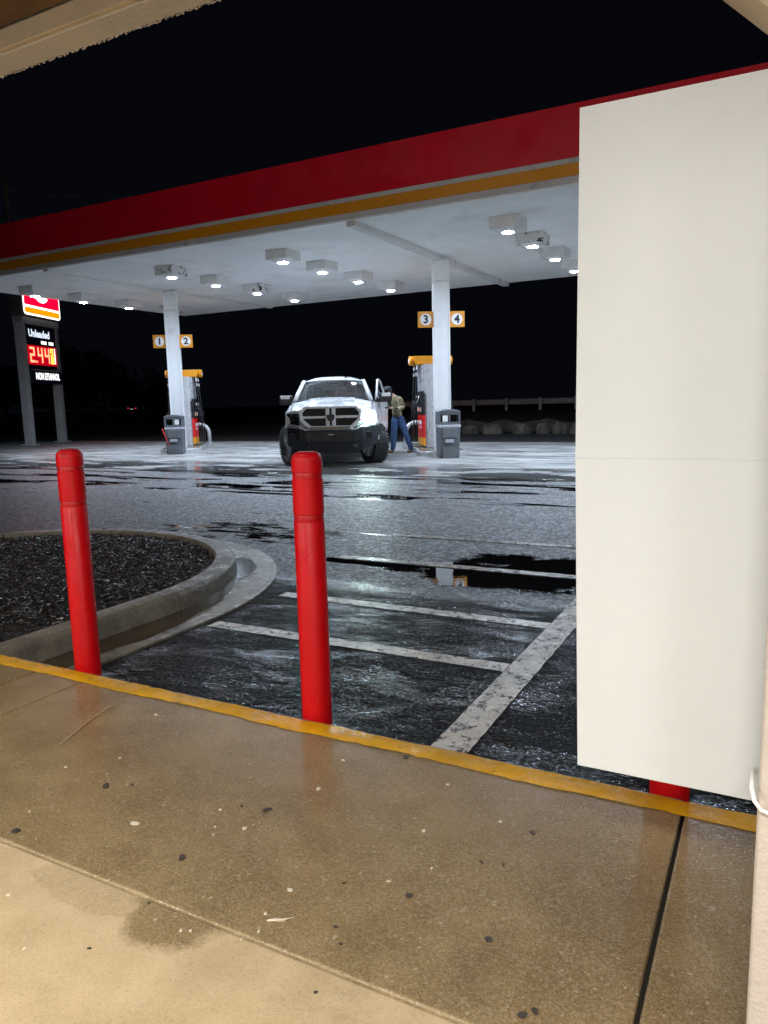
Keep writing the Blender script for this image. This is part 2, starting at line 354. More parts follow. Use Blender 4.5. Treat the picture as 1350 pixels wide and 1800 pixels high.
# gum spots, droppings and a twig on the slabs (flat, a millimetre or two thick)
def slab_at(p):
    for (y0,y1,xx) in rows:
        for a,b in zip(xx[:-1],xx[1:]):
            if a<=p.x<b and y0<=p.y<y1: return slabs[(a,y0)]
    return walk
MAT['gum']=PM('trodden_gum',(.06,.05,.042),.6,var=.35,vs=90); MAT['drop']=PM('pale_droppings',(.7,.63,.5),.8,var=.1,vs=40); MAT['twig']=PM('pale_twig',(.5,.38,.2),.7,var=.2,vs=30)
def splat(name,u,v,rx,ry,ang,mat,z=.0035):
    p=onz(u,v,ZS); n=20; m=MB(); pts=[]; ph=[random.uniform(0,6.3) for _ in range(3)]
    for i in range(n):
        t=2*math.pi*i/n; k=1+.14*math.sin(2*t+ph[0])+.09*math.sin(3*t+ph[1])+.05*math.sin(7*t+ph[2]); a=rx*k*math.cos(t); b=ry*k*math.sin(t)
        pts.append((p.x+a*math.cos(ang)-b*math.sin(ang),p.y+a*math.sin(ang)+b*math.cos(ang)))
    m.prism(pts,ZS-.001,ZS+z); o=m.build(name,mat,slab_at(p)); return o
for u,v,rx,ry in [(186,1382,.021,.012),(320,1508,.014,.012),(469,1424,.016,.012),(28,1461,.016,.013),(713,1331,.014,.012),(719,1575,.009,.012),(859,1652,.011,.009),
                  (918,1785,.011,.010),(940,1778,.009,.008),(936,1464,.011,.008),(232,1380,.006,.005),(425,1417,.008,.004),(605,1553,.006,.003),(590,1630,.004,.006),(599,1660,.005,.004),(846,1516,.009,.003),(885,1520,.008,.003),(520,1282,.009,.006),(555,1745,.005,.004),(262,1588,.004,.004),(157,1668,.006,.003)]:
    splat('gum_spot',u,v,rx*.82,ry*.82,random.uniform(0,3),MAT['gum'],.0025)
for u,v,rx,ry,a in [(237,1448,.016,.006,.2),(430,1457,.007,.006,0),(560,1387,.008,.007,0),(745,1461,.006,.005,0),(510,1565,.007,.005,0),(490,1618,.014,.004,.3),(387,1424,.005,.004,0),(880,1445,.006,.004,0),(318,1637,.004,.003,0),(335,1637,.004,.003,0),
                    (378,1454,.003,.003,0),(375,1468,.003,.003,0),(455,1638,.003,.003,0),(425,1652,.003,.003,0),(683,1549,.005,.004,0),(787,1380,.006,.004,0),(683,1548,.004,.003,0),(603,1337,.006,.005,0),(274,1257,.007,.006,0),(116,1349,.006,.003,.4),(15,1574,.006,.004,0),(43,1669,.004,.004,0),(759,1527,.003,.003,0),(52,1427,.003,.003,0),(211,1333,.004,.004,0),(467,1607,.004,.003,0)]:
    splat('dropping',u,v,rx,ry,a,MAT['drop'],.003)
pts=[onz(*p,ZS+.004) for p in [(105,1308),(128,1290),(158,1266),(185,1247),(214,1233)]]
m=MB(); m.tube(pts,[.0014,.002,.0022,.002,.001],6)
tag(m.build('twig',MAT['twig'],smooth=True),'thin pale twig lying on the wet sidewalk by the left bollard','twig')
pts=[onz(*p,ZS+.004) for p in [(470,1618),(490,1617),(505,1615),(519,1612)]]
m=MB(); m.tube(pts,[.003,.0028,.0014,.0008],6)
tag(m.build('twig',MAT['drop'],smooth=True),'short pale stalk lying near the joint in the sidewalk','twig')

# painted lines on the lot
lines=empty('hatched_lines'); struct(lines)
def stripe(x0,x1,y0,y1,n,name='line'):
    m=MB(); lo=[];hi=[]
    along=abs(x1-x0)>abs(y1-y0)
    for i in range(n+1):
        t=i/n
        if along:
            x=x0+(x1-x0)*t; lo.append((x,y0+random.uniform(-.0025,.0025),.005)); hi.append((x,y1+random.uniform(-.0025,.0025),.005))
        else:
            y=y0+(y1-y0)*t; lo.append((x0+random.uniform(-.0025,.0025),y,.007)); hi.append((x1+random.uniform(-.0025,.0025),y,.007))
    k=n+1; m.add(lo+hi,[(i,i+1,k+i+1,k+i) for i in range(n)]); return m.build(name,MAT['line'],lines,fix=False)
stripe(-1.135,-.985,2.26,7.6,120)
for yc,xa in ((3.40,-3.04),(4.16,-3.06),(5.42,-3.35),(6.55,-3.4)): stripe(xa,-1.14,yc-.055,yc+.055,60)

# planter island: kerb stones, gutter slabs, soil and mulch
PC=(-5.4,3.4)
def outline(r):       # half-capsule outline, from front right to front left
    P=[]; 
    for k in range(8): P.append((PC[0]+r,2.24+(PC[1]-2.24)*k/8))
    for k in range(0,49): t=math.pi*k/48; P.append((PC[0]+r*math.cos(t),PC[1]+r*math.sin(t)))
    for k in range(1,9): P.append((PC[0]-r,PC[1]-(PC[1]-2.24)*k/8))
    return P
def ring(prof, parent, name, mat, step, gap, bev=0):    # prof: list of (r,z) closed
    outs=[outline(r) for r,z in prof]; n=len(outs[0]); k=0
    while k<n-1:
        e=min(n-1,k+step); m=MB(); vs=[]; 
        for i in range(k,e+1):
            for (q,(r,z)) in zip(outs,prof):
                a=Vector(q[i])
                if i==k: a=a.lerp(Vector(q[i+1]),gap)
                if i==e and e<n-1: a=a.lerp(Vector(q[i-1]),gap)
                vs.append((a.x,a.y,z+.0015*math.sin(k*7)))
        c=len(prof); L=e-k
        fs=[(i*c+j,i*c+(j+1)%c,(i+1)*c+(j+1)%c,(i+1)*c+j) for i in range(L) for j in range(c)]+[tuple(range(c)),tuple(range(L*c,L*c+c))]
        m.add(vs,fs); m.build(name,mat,parent,smooth='auto'); k=e
isl=empty('planter_kerb'); tag(isl,'rounded concrete kerb around the dark mulch bed left of the hatched lines','kerb')
ring([(1.80,-.1),(1.80,.115),(1.815,.13),(1.93,.132),(1.955,.122),(1.968,.1),(1.995,-.1)],isl,'kerb_stone',MAT['kerb'],9,.035)
gut=empty('gutter'); struct(gut)
ring([(1.97,-.1),(1.97,.006),(2.30,.012),(2.31,-.1)],gut,'gutter_slab',MAT['gutter'],9,.02)
def wring(r0,r1,z,name,mat):
    A=outline(r0); B=outline(r1); m=MB(); n=len(A); rr=random.Random(5); vs=[]
    for i in range(n):
        k=max(0,min(1,.62+.30*math.sin(i*.33)+.14*math.sin(i*1.1+1)+rr.uniform(-.08,.08))) if i<22 else .10+.06*math.sin(i*.7)
        a=Vector(A[i]); b=a.lerp(Vector(B[i]),max(.05,k)); vs+=[(a.x,a.y,z),(b.x,b.y,z)]
    m.add(vs,[(2*i,2*i+1,2*i+3,2*i+2) for i in range(n-1)]); return m.build(name,mat,fix=False)
MAT['mud']=PM('muddy_water',(.045,.034,.02),.05,var=.3,vs=3,bump=.002,bs=30,rvar=.03)
struct(wring(1.975,2.22,.0125,'gutter_water',MAT['mud']))
bed=MB(); 
P=outline(1.81); n=len(P); c=(PC[0],3.0)
vs=[(c[0],c[1],.14)]+[(c[0]+(x-c[0])*.55,c[1]+(y-c[1])*.55,.125) for x,y in P]+[(x,y,.075) for x,y in P]
fs=[(0,i+1,i+2) for i in range(n-1)]+[(i+1,n+i+1,n+i+2,i+2) for i in range(n-1)]
bed.add(vs,fs); struct(bed.build('planter_soil',PM('planter_soil_wet',(.02,.016,.012),.6,var=.4,vs=9,bump=.01,bs=30),smooth=True))
mm=MB(); cnt=0
while cnt<17000:
    x=random.uniform(-7.2,-3.6); y=random.uniform(2.3,5.2)
    rr=math.hypot(x-PC[0],max(0,y-PC[1]))
    if rr>1.79 or (y<2.75+.12*math.sin(x*5) and random.random()<.8): continue
    t=min(1,max(0,(rr/1.8-.55)/.45)); z=.128-.045*t+random.uniform(-.004,.016)
    l=random.uniform(.008,.028); w=random.uniform(.003,.008); h=random.uniform(.002,.004)
    M=T(x,y,z,random.gauss(0,.35),random.gauss(0,.35),random.uniform(0,6.3))
    mm.add([(-l,-w,-h),(l,-w*.6,-h),(l*.9,w,-h),(-l*.8,w*.7,-h),(-l,-w,h),(l,-w*.6,h),(l*.9,w,h),(-l*.8,w*.7,h)],[(4,5,6,7),(0,1,5,4),(1,2,6,5),(2,3,7,6),(3,0,4,7)],M); cnt+=1
o=mm.build('mulch',PM('black_mulch',(.022,.02,.019),.34,var=.5,vs=25,spec=.6),fix=False); struct(o,'stuff'); tag(o,'wet black wood mulch filling the rounded planter bed','mulch')

# ------------------------------------------------------------------ canopy
SZ=4.70; CX0,CX1,CY0,CY1=-19.7,6.6,12.42,21.5
can=tag(empty('canopy',((CX0+CX1)/2,17,SZ)),'big flat fuel canopy with red and orange fascia over the pumps','canopy')
OX,OY=-(CX0+CX1)/2,-17
def cpart(m,name,mat,**k):
    for i,v in enumerate(m.v): m.v[i]=(v[0]+OX,v[1]+OY,v[2]-SZ)
    return m.build(name,mat,can,**k)
nx=9
for i in range(nx):
    a=CX0+(CX1-CX0)*i/nx; b=CX0+(CX1-CX0)*(i+1)/nx
    m=MB(); m.box(a+.002,b-.002,CY0+.02,CY1-.02,SZ,SZ+.05); cpart(m,'soffit_panel',MAT['soffit'],bevel=.003)
m=MB(); m.box(CX0+.05,CX1-.05,CY0+.05,CY1-.05,SZ+.06,SZ+1.1); cpart(m,'roof_deck',MAT['blackm'])
def band(z0,z1,out,name,mat):
    seg=6; L=(CX1-CX0)/seg
    for i in range(seg):
        m=MB(); m.box(CX0+L*i if i else CX0-out,(CX0+L*(i+1)-.0015) if i<seg-1 else CX1+out,CY0-out,CY0+.015,z0,z1); cpart(m,name,mat)
    m=MB(); m.box(CX0-out,CX0+.015,CY0+.02,CY1-.02,z0,z1); cpart(m,name,mat)
    m=MB(); m.box(CX0-out,CX1+out,CY1-.015,CY1+out,z0,z1); cpart(m,name,mat)
band(4.72,4.825,.020,'lower_trim',MAT['fgrey']); band(4.827,5.018,.028,'orange_stripe',MAT['forange']); band(5.02,5.098,.034,'grey_stripe',MAT['fgrey']); band(5.10,5.90,.04,'red_fascia',MAT['fred'])
COLS=[(-15.7,16.6),(-7.2,16.6),(1.3,16.6)]
for cx,cy in COLS:
    m=MB(); m.box(cx-.09,cx+.09,CY0+.03,CY1-.05,SZ-(.045 if cx<-10 else .10),SZ-.001); cpart(m,'beam',MAT['beamw'],bevel=.006)
RA=R(34)
nums=[('1','2'),('3','4'),('5','6')]
where=['left','middle','hidden right']
def col_local(cx,cy): return T(cx,cy,0,0,0,RA)
for (cx,cy),(na,nb) in zip(COLS,nums):
    c=tag(empty('canopy_column',(cx,cy,0),RA),f'white square canopy column carrying number signs {na} and {nb}','column','canopy columns')
    m=MB(); m.box(-.175,.175,-.175,.175,.0,SZ-(.048 if cx<-10 else .102)); m.build('shaft',MAT['colw'],c,bevel=.012)
    m=MB(); m.box(-.178,.178,-.178,.178,SZ-.62,SZ-.56); m.build('splice_band',MAT['beamw'],c,bevel=.003)
    m=MB(); m.box(-.188,-.16,-.19,-.14,.13,SZ-.13); m.box(.16,.188,-.19,-.14,.13,SZ-.13); m.build('edge_trim',MAT['colw'],c,bevel=.004)
    for sx,nm in ((-1,na),(1,nb)):
        x0=sx*.19; x1=sx*.19+sx*.37; a,b=min(x0,x1),max(x0,x1)
        f=MB(); f.box(a,b,-.10,-.07,3.06,3.43); s=f.build('number_sign',MAT['forange'],c,bevel=.006)
        k=MB(); k.cyl(((a+b)/2,-.106,3.245),((a+b)/2,-.10,3.245),.135,n=32); k.build('disc',MAT['white'],s)
        text('numeral',nm,.26,MAT['dark'],s,T((a+b)/2,-.109,3.24,R(90),0,0),bold=.008)

# box lights under the canopy
def lamp_rows(): 
    return [(-18.17,'far left row'),(-13.15,'row just right of column 1'),(-9.85,'row just left of column 3'),(-4.66,'row right of column 4'),(-1.25,'row hidden on the right'),(3.8,'last row on the right')]
ORD=['nearest the fascia','second from the fascia','third from the fascia','nearest the back edge']
PEEL={(0,3),(1,2),(3,1),(3,2),(1,0)}
for i,(lx,rw) in enumerate(lamp_rows()):
    for j,ly in enumerate((14.0,15.6,17.35,19.2)):
        e=tag(empty('canopy_light',(lx,ly,SZ-.02)),f'{"paint-chipped" if (i,j) in PEEL else "plain white"} canopy box light, {rw}, {ORD[j]}','light','box lights under the canopy')
        m=MB(); m.box(-.28,.28,-.28,.28,-.18,.0195); m.build('housing',MAT['fixp'] if (i,j) in PEEL else MAT['fixw'],e,bevel=.006)
        m=MB(); m.add([(-.2,-.2,-.181),(.2,-.2,-.181),(.2,.2,-.181),(-.2,.2,-.181),(-.13,-.13,-.225),(.13,-.13,-.225),(.13,.13,-.225),(-.13,.13,-.225)],[(0,1,5,4),(1,2,6,5),(2,3,7,6),(3,0,4,7),(4,5,6,7),(3,2,1,0)]); m.build('lens_frame',MAT['reflector'],e)
        m=MB(); m.lathe([(.105,-.2255),(.10,-.236),(.06,-.243),(.01,-.245)],20); m.build('lens',MAT['lens'],e,smooth=True)
        L=bpy.data.lights.new('led','AREA'); L.shape='DISK'; L.size=.2; L.energy=74; L.color=(.66,.80,1); L.spread=R(165)
        lo=bpy.data.objects.new('led',L); COL.objects.link(lo); lo.parent=e; lo.location=(0,0,-.25)

# ------------------------------------------------------------------ pump islands, dispensers, guards, bins
def capsule(u0,u1,hw,neck=.0):
    P=[]; r=hw*.8
    for k in range(13): t=math.pi+math.pi*k/12; P.append((hw*math.cos(t),u0+r+r*math.sin(t)))
    P+= [(hw,u0+r+.35),(hw-neck,u0+r+.65),(hw-neck,u1-r-.65),(hw,u1-r-.35)]
    for k in range(13): t=math.pi*k/12; P.append((hw*math.cos(t),u1-r+r*math.sin(t)))
    P+= [(-hw,u1-r-.35),(-hw+neck,u1-r-.65),(-hw+neck,u0+r+.65),(-hw,u0+r+.35)]
    return P
def make_island(i,cx,cy):
    e=tag(empty('pump_island',(cx,cy,0),RA),['raised concrete island under the left fuel dispenser','raised concrete island next to the person and pump 3','concrete island hidden behind the white panel'][i],'pump island','pump islands')
    m=MB(); m.prism(capsule(-.42,3.5,.6,.1),-.05,.13); m.build('kerb',MAT['steel'],e,bevel=.02)
    m=MB(); m.prism(capsule(-.36,3.44,.54,.1),.1,.136); m.build('concrete_top',MAT['gutter'],e)
def make_hoop(i,cx,cy):
    p=Vector((cx,cy,0))+Matrix.Rotation(RA,3,'Z')@Vector((0,2.95,0))
    e=tag(empty('guard_hoop',p,RA),['grey bent pipe guard right of the left fuel dispenser','grey bent pipe guard between the person and the right fuel dispenser','pipe guard hidden behind the white panel'][i],'guard','pipe guards')
    path=[(-.5,0,.13),(-.5,0,.45)]+[(-.5+.3*(1-math.cos(t)),0,.45+.3*math.sin(t)) for t in [R(a) for a in range(10,91,10)]]
    path+=[(-x,y,z) for x,y,z in path[::-1]]
    m=MB(); m.tube(path,.057,14); m.build('pipe',MAT['steel'],e,smooth=True)
    for s in (-.5,.5):
        m=MB(); m.cyl((s,0,.136),(s,0,.15),.1,n=20); m.build('foot_plate',MAT['steel'],e)
def make_dispenser(i,cx,cy):
    p=Vector((cx,cy,.136))+Matrix.Rotation(RA,3,'Z')@Vector((0,1.55,0))
    e=tag(empty('fuel_dispenser',p,RA),['grey fuel dispenser with orange topper, behind the left column signed 1 and 2','grey fuel dispenser with orange topper beside the person, column signed 3 and 4','fuel dispenser hidden behind the white panel'][i],'fuel pump','fuel dispensers')
    m=MB(); m.box(-.24,.24,-.40,.40,.0,2.14); m.build('cabinet',MAT['cladding'],e,bevel=.03,seg=3)
    for s in (-1,1):     # rounded end cladding
        P=[(.215*math.cos(t),s*(.385+.075*math.sin(t))) for t in [math.pi*k/14 for k in range(15)]]
        m=MB(); m.prism(P,.01,2.13); m.build('end_cladding',MAT['cladding'],e,smooth='auto')
        m=MB(); m.box(-.12,-.11,min(s*.44,s*.458),max(s*.44,s*.458),.02,2.12); m.box(.11,.12,min(s*.44,s*.458),max(s*.44,s*.458),.02,2.12); m.build('trim_rib',MAT['silver'],e)
    m=MB(); prof=[(-.50,2.30),(-.5,2.37),(.5,2.37),(.5,2.30),(.42,2.12),(-.42,2.12)]; m.prism([(-.50,2.345),(.50,2.345),(.42,2.13),(-.42,2.13)],-.36,.36,'xz'); m.build('topper',MAT['pumporange'],e,bevel=.015)
    for sx in (-1,1):
        cap=MB(); cap.prism([(.0+.27*math.cos(t)*.62,2.24+.12*math.sin(t)) for t in [2*math.pi*k/20 for k in range(20)]],sx*.46,sx*.56,'yz'); cc=cap.build('topper_end',MAT['pumporange'],e,bevel=.02)
        k=MB(); k.prism([(.0+.1*math.cos(t),2.24+.07*math.sin(t)) for t in [2*math.pi*q/5+.3 for q in range(5)]],sx*.561,sx*.566,'yz'); k.build('emblem',MAT['white'],cc)
        # customer face
        d=MB(); d.box(min(sx*.24,sx*.295),max(sx*.24,sx*.295),-.36,.36,1.45,2.12); d.build('upper_door',MAT['silver'],e,bevel=.012)
        d=MB(); d.box(min(sx*.24,sx*.31),max(sx*.24,sx*.31),-.385,.385,.86,1.44); fd=d.build('control_panel',MAT['black'],e,bevel=.012)
        d=MB(); d.box(min(sx*.3105,sx*.317),max(sx*.3105,sx*.317),-.16,.12,1.1,1.36); d.build('display',MAT['screen'],fd)
        for b in range(4):
            d=MB(); d.box(min(sx*.3105,sx*.318),max(sx*.3105,sx*.318),-.3+.15*b,-.2+.15*b,.93,1.04); d.build('grade_button',[MAT['white'],MAT['pumpred'],MAT['pumporange'],MAT['white']][b],fd)
        for bx in (-1,1):
            d=MB(); d.box(min(sx*.225,sx*.285),max(sx*.225,sx*.285),min(bx*.385,bx*.44),max(bx*.385,bx*.44),.86,1.40); d.build('panel_return',MAT['black'],e,bevel=.006)
            d=MB(); d.box(min(sx*.225,sx*.285),max(sx*.225,sx*.285),min(bx*.375,bx*.43),max(bx*.375,bx*.43),.26,.85); d.build('red_return',MAT['pumpred'],e,bevel=.006)
            d=MB(); d.box(min(sx*.225,sx*.287),max(sx*.225,sx*.287),min(bx*.37,bx*.428),max(bx*.37,bx*.428),.06,.258); d.build('orange_return',MAT['pumporange'],e,bevel=.006)
        d=MB(); d.box(min(sx*.24,sx*.292),max(sx*.24,sx*.292),-.36,.36,.26,.85); lp=d.build('lower_panel',MAT['pumpred'],e,bevel=.01)
        d=MB(); d.box(min(sx*.2925,sx*.2955),max(sx*.2925,sx*.2955),-.2,.2,.60,.70); d.box(min(sx*.2925,sx*.2955),max(sx*.2925,sx*.2955),-.16,.16,.5,.545); d.build('white_print',MAT['white'],lp)
        d=MB(); d.box(min(sx*.24,sx*.294),max(sx*.24,sx*.294),-.36,.36,.05,.258); d.build('orange_kick_panel',MAT['pumporange'],e,bevel=.01)
        # nozzle boots, nozzles and hoses at both ends of the face
        for yy in (-.33,.1):
            nz=MB(); x=sx*.40
            nz.tube([(x,yy,1.22),(x+sx*.03,yy,1.12),(x+sx*.06,yy,1.0)],[.03,.032,.028],10); nz.tube([(x+sx*.05,yy,1.04),(x+sx*.1,yy,1.06),(x+sx*.13,yy,1.0),(x+sx*.09,yy,.93)],.012,8)
            nz.tube([(x,yy,1.2),(x-sx*.03,yy,1.3),(x-sx*.05,yy,1.36)],.014,8); nzo=nz.build('nozzle',MAT['black'],e,smooth=True)
            q=MB(); q.tube([(x,yy,1.215),(x-sx*.02,yy,1.28),(x-sx*.035,yy,1.33)],.016,8); q.build('spout',MAT['silver'],nzo,smooth=True)
            h=MB(); hx=sx*.43
            path=[(sx*.40,yy-.03,2.13),(hx,yy-.05,1.95),(hx+sx*.02,yy-.06,1.6),(hx+sx*.05,yy-.04,1.1),(hx+sx*.10,yy-.02,.6),(hx+sx*.11,yy,.3),(hx+sx*.07,yy+.03,.17),(hx+sx*.01,yy+.03,.22),(hx-sx*.0,yy+.02,.5),(hx+sx*.02,yy+.0,.8),(x+sx*.065,yy,.98)]
            cu=[]; 
            PV=[Vector(a) for a in path]
            for a in range(len(PV)-1):
                p0=PV[max(0,a-1)];p1=PV[a];p2=PV[a+1];p3=PV[min(len(PV)-1,a+2)]
                for t in (0,.25,.5,.75): cu.append(.5*((2*p1)+(p2-p0)*t+(2*p0-5*p1+4*p2-p3)*t*t+(3*p1-p0-3*p2+p3)*t**3))
            cu.append(PV[-1]); h.tube(cu,.014,8); ho=h.build('hose',MAT['rubber'],e,smooth=True)
            q=MB(); q.cyl((sx*.405,yy-.033,2.11),(sx*.425,yy-.045,1.99),.022,n=10); q.cyl((hx+sx*.002,yy-.051,1.93),(hx+sx*.006,yy-.053,1.84),.024,n=10); q.build('breakaway',MAT['silver'],ho,smooth='auto')
def make_bin(i,cx,cy):
    p=Vector((cx,cy,.012))+Matrix.Rotation(RA,3,'Z')@Vector((.0,-.72,0))
    e=tag(empty('service_bin',p,RA),['grey service bin with red squeegee in front of the column signed 1 and 2','grey service bin with scuffed front before the column signed 3 and 4','grey service bin hidden behind the white panel'][i],'trash bin','service bins')
    m=MB(); m.add([(-.235,-.2,0),(.235,-.2,0),(.235,.2,0),(-.235,.2,0),(-.255,-.225,.70),(.255,-.225,.70),(.255,.225,.70),(-.255,.225,.70)],[(0,3,2,1),(4,5,6,7),(0,1,5,4),(1,2,6,5),(2,3,7,6),(3,0,4,7)]); body=m.build('body',MAT['binp'],e,bevel=.03,seg=3)
    for k in range(7):
        r=MB(); x=-.19+.0633*k; r.box(x-.012,x+.012,-.236,-.2,.04,.24); r.build('rib',MAT['binp'],body,bevel=.005)
    m=MB(); m.box(-.265,.265,-.235,.235,.70,.77); m.build('collar',MAT['binlight'],e,bevel=.02)
    hood=empty('hood',(0,0,0)); hood.parent=e
    m=MB()
    for sx in (-1,1): m.box(min(sx*.255,sx*.21),max(sx*.255,sx*.21),-.225,.225,.77,1.05)
    m.box(-.21,.21,-.22,.22,.77,.83); m.box(-.21,.21,-.22,.22,1.0,1.05); m.box(-.02,.02,-.218,.218,.83,1.0)
    m.build('hood_frame',MAT['binp'],hood,bevel=.008)
    m=MB(); m.prism([(-.262,1.05),(.262,1.05),(.262,1.075),(.17,1.11),(0,1.125),(-.17,1.11),(-.262,1.075)],-.235,.235,'xz'); m.build('lid',MAT['binp'],hood,bevel=.012)
    m=MB(); m.box(-.2,.2,-.05,.05,.8,1.0); m.build('inner_box',MAT['blackm'],hood)
    sx=1 if i==0 else -1
    m=MB(); m.box(sx*.1-.06,sx*.1+.06,-.212,-.2,.845,.985); m.build('paper_towels',MAT['paper'],hood)
    tr=MB(); tr.add([(-.17,-.30,.0),(.17,-.30,0),(.17,-.2,0),(-.17,-.2,0),(-.175,-.325,.27),(.175,-.325,.27),(.175,-.2,.27),(-.175,-.2,.27)],[(0,3,2,1),(0,1,5,4),(1,2,6,5),(3,0,4,7)]); tr.build('water_tray',MAT['binp'],e,solid=.012)
    m=MB(); m.box(-.15,.15,-.31,-.215,.2,.215); m.build('tray_water',MAT['screen'],e)
    m=MB(); m.box(-.18,.18,-.262,-.215,.46,.70); m.build('towel_dispenser',MAT['binp'],e,bevel=.015)
    m=MB(); m.box(-.11,.09,-.268,-.255,.36,.44); m.build('notice_plate',MAT['binlight'],e)
    if i==0:
        s=tag(empty('squeegee',p,RA),'red handled squeegee leaning in the tray of the left service bin','squeegee')
        m=MB(); m.tube([(-.13,-.27,.22),(-.31,-.29,.74)],.013,8); m.build('handle',MAT['pumpred'],s,smooth=True)
        m=MB(); m.box(-.19,-.07,-.285,-.255,.17,.22); m.build('head',MAT['black'],s)
for i,(cx,cy) in enumerate(COLS):
    make_island(i,cx,cy); make_hoop(i,cx,cy); make_dispenser(i,cx,cy); make_bin(i,cx,cy)

# ------------------------------------------------------------------ price sign
L1=Vector((-26.05,19.25,0)); L2=Vector((-27.0,21.5,0))
d=(L2-L1); SW=d.length; ang=math.atan2(d.y,d.x)
sg=tag(empty('price_sign',(L1+L2)/2,ang),'tall two-legged fuel price sign with red logo box beyond the canopy','sign')
HW=SW/2
# local frame: x from near leg to far leg, viewer on the -y side
for sx in (-1,1):
    m=MB(); m.box(sx*HW-.13,sx*HW+.13,-.16,.16,0,4.9); l=m.build('leg',MAT['signgrey'],sg,bevel=.01)
    m=MB(); m.box(sx*HW-.24,sx*HW+.24,-.26,.26,0,.05); m.build('base_plate',MAT['signgrey'],l)
m=MB(); m.box(-HW-.13,HW+.13,-.20,.20,4.72,4.98); m.build('header',MAT['signgrey'],sg,bevel=.02)
m=MB(); m.box(-HW-.22,HW+.16,-.3,.3,5.0,7.5); cab=m.build('logo_cabinet',MAT['signdark'],sg,bevel=.1,seg=4)
def rrect(x0,x1,z0,z1,r):
    P=[]
    for (cx,cz,a) in ((x1-r,z0+r,-90),(x1-r,z1-r,0),(x0+r,z1-r,90),(x0+r,z0+r,180)):
        for k in range(7): t=R(a+15*k); P.append((cx+r*math.cos(t),cz+r*math.sin(t)))
    return P
m=MB(); m.prism(rrect(-HW-.12,HW+.12,5.05,7.45,.16),-.318,-.30,'xz'); m.build('white_face',EM('sign_white',(1,.93,.85),2.2),cab)
m=MB(); m.prism([(-HW-.06,5.43),(HW+.06,5.43),(HW+.06,7.36),(-HW-.06,7.36)],-.323,-.318,'xz'); m.build('red_face',EM('sign_red',(1,.0,.012),4),cab)
m=MB(); m.prism([p for p in rrect(-HW-.06,HW+.06,5.12,5.34,.09)],-.323,-.318,'xz'); m.build('orange_face',EM('sign_orange',(1,.26,.0),1.5),cab)
m=MB(); m.prism([(-.02+.66*math.cos(2*math.pi*k/48),6.22+.62*math.sin(2*math.pi*k/48)) for k in range(48)],-.327,-.323,'xz'); m.build('logo_disc',EM('logo_white',(1,.95,.9),2.4),cab)
mr=EM('logo_red',(1,.0,.012),4)
m=MB(); m.prism([(-.30,5.93),(-.10,5.93),(-.10,6.55),(-.30,6.55)],-.331,-.327,'xz'); m.prism([(-.099,6.18),(.08,6.36),(.50,5.62),(.74,5.80),(.26,6.5),(.06,6.6)],-.331,-.327,'xz')
m.build('logo_letter',mr,cab)
m=MB(); m.box(-HW+.131,HW-.131,-.14,.12,3.05,4.71); pc=m.build('price_cabinet',MAT['dark'],sg)
WT=EM('sign_letters',(.75,.85,1),1.2); LED=EM('led_red',(1,.06,.03),12); LEDO=EM('led_orange',(1,.25,.03),7)
wd=2*(HW-.131)
text('lettering','Unleaded',.4,WT,pc,T(-.12,-.145,4.38,R(90)),bold=.012,width=wd*.70)
m=MB()
for (a,b) in ((-.02,.40),(.55,.92)):
    n=4
    for k in range(n):
        x0=a+(b-a)*k/n; x1=x0+(b-a)/n*.86; m.box(x0,x1,-.144,-.14,4.0,4.13)
m.build('small_print',EM('sign_print',(1,1,1),1.4),pc)
m=MB(); m.box(-wd/2+.02,wd/2-.02,-.15,-.14,3.16,3.92); m.build('led_board',EM('led_board',(1,.0,.02),.5),pc)
SEG={'2':'abged','4':'fgbc','9':'abcfgd','1':'bc','0':'abcdef'}
def digit(ch,x,z,w,h,t,mat):
    m=MB(); B={'a':(0,w,h-t,h),'g':(0,w,h/2-t/2,h/2+t/2),'d':(0,w,0,t),'f':(0,t,h/2,h),'e':(0,t,0,h/2),'b':(w-t,w,h/2,h),'c':(w-t,w,0,h/2)}
    for sgm in SEG[ch]:
        a,b,c,d2=B[sgm]; m.box(x+a,x+b,-.156,-.1501,z+c,z+d2)
    m.build('digit',mat,pc)
digit('2',-.92,3.25,.34,.6,.085,LED); digit('4',-.36,3.25,.36,.6,.085,LED); digit('4',.16,3.25,.36,.6,.085,LED)
digit('9',.60,3.56,.2,.3,.055,LEDO); digit('1',.53,3.24,.14,.28,.05,LEDO); digit('0',.68,3.24,.16,.28,.05,LEDO)
m=MB(); m.box(-.5,-.42,-.156,-.1501,3.25,3.33); m.build('decimal_point',LED,pc)
m=MB(); m.box(.90,.96,-.156,-.1501,3.25,3.88); m.build('white_bar',EM('sign_bar',(1,.9,.85),2),pc)
m=MB(); m.box(-HW+.16,HW+.06,-.24,-.17,2.42,3.0); nb=m.build('lower_board',MAT['dark'],sg,bevel=.01)
text('lettering','NON ETHANOL',.36,EM('board_letters',(1,1,1),1.6),nb,T(.1,-.243,2.70,R(90)),bold=.014,width=wd*.82)
m=MB(); m.box(-HW+.19,HW+.03,-.243,-.24,2.94,2.955); m.build('trim_line',MAT['white'],nb)
m=MB(); m.tube([(HW+.1,.1,1.7),(HW+.9,.3,.02)],.018,8); m.build('stay',MAT['wire'],sg)

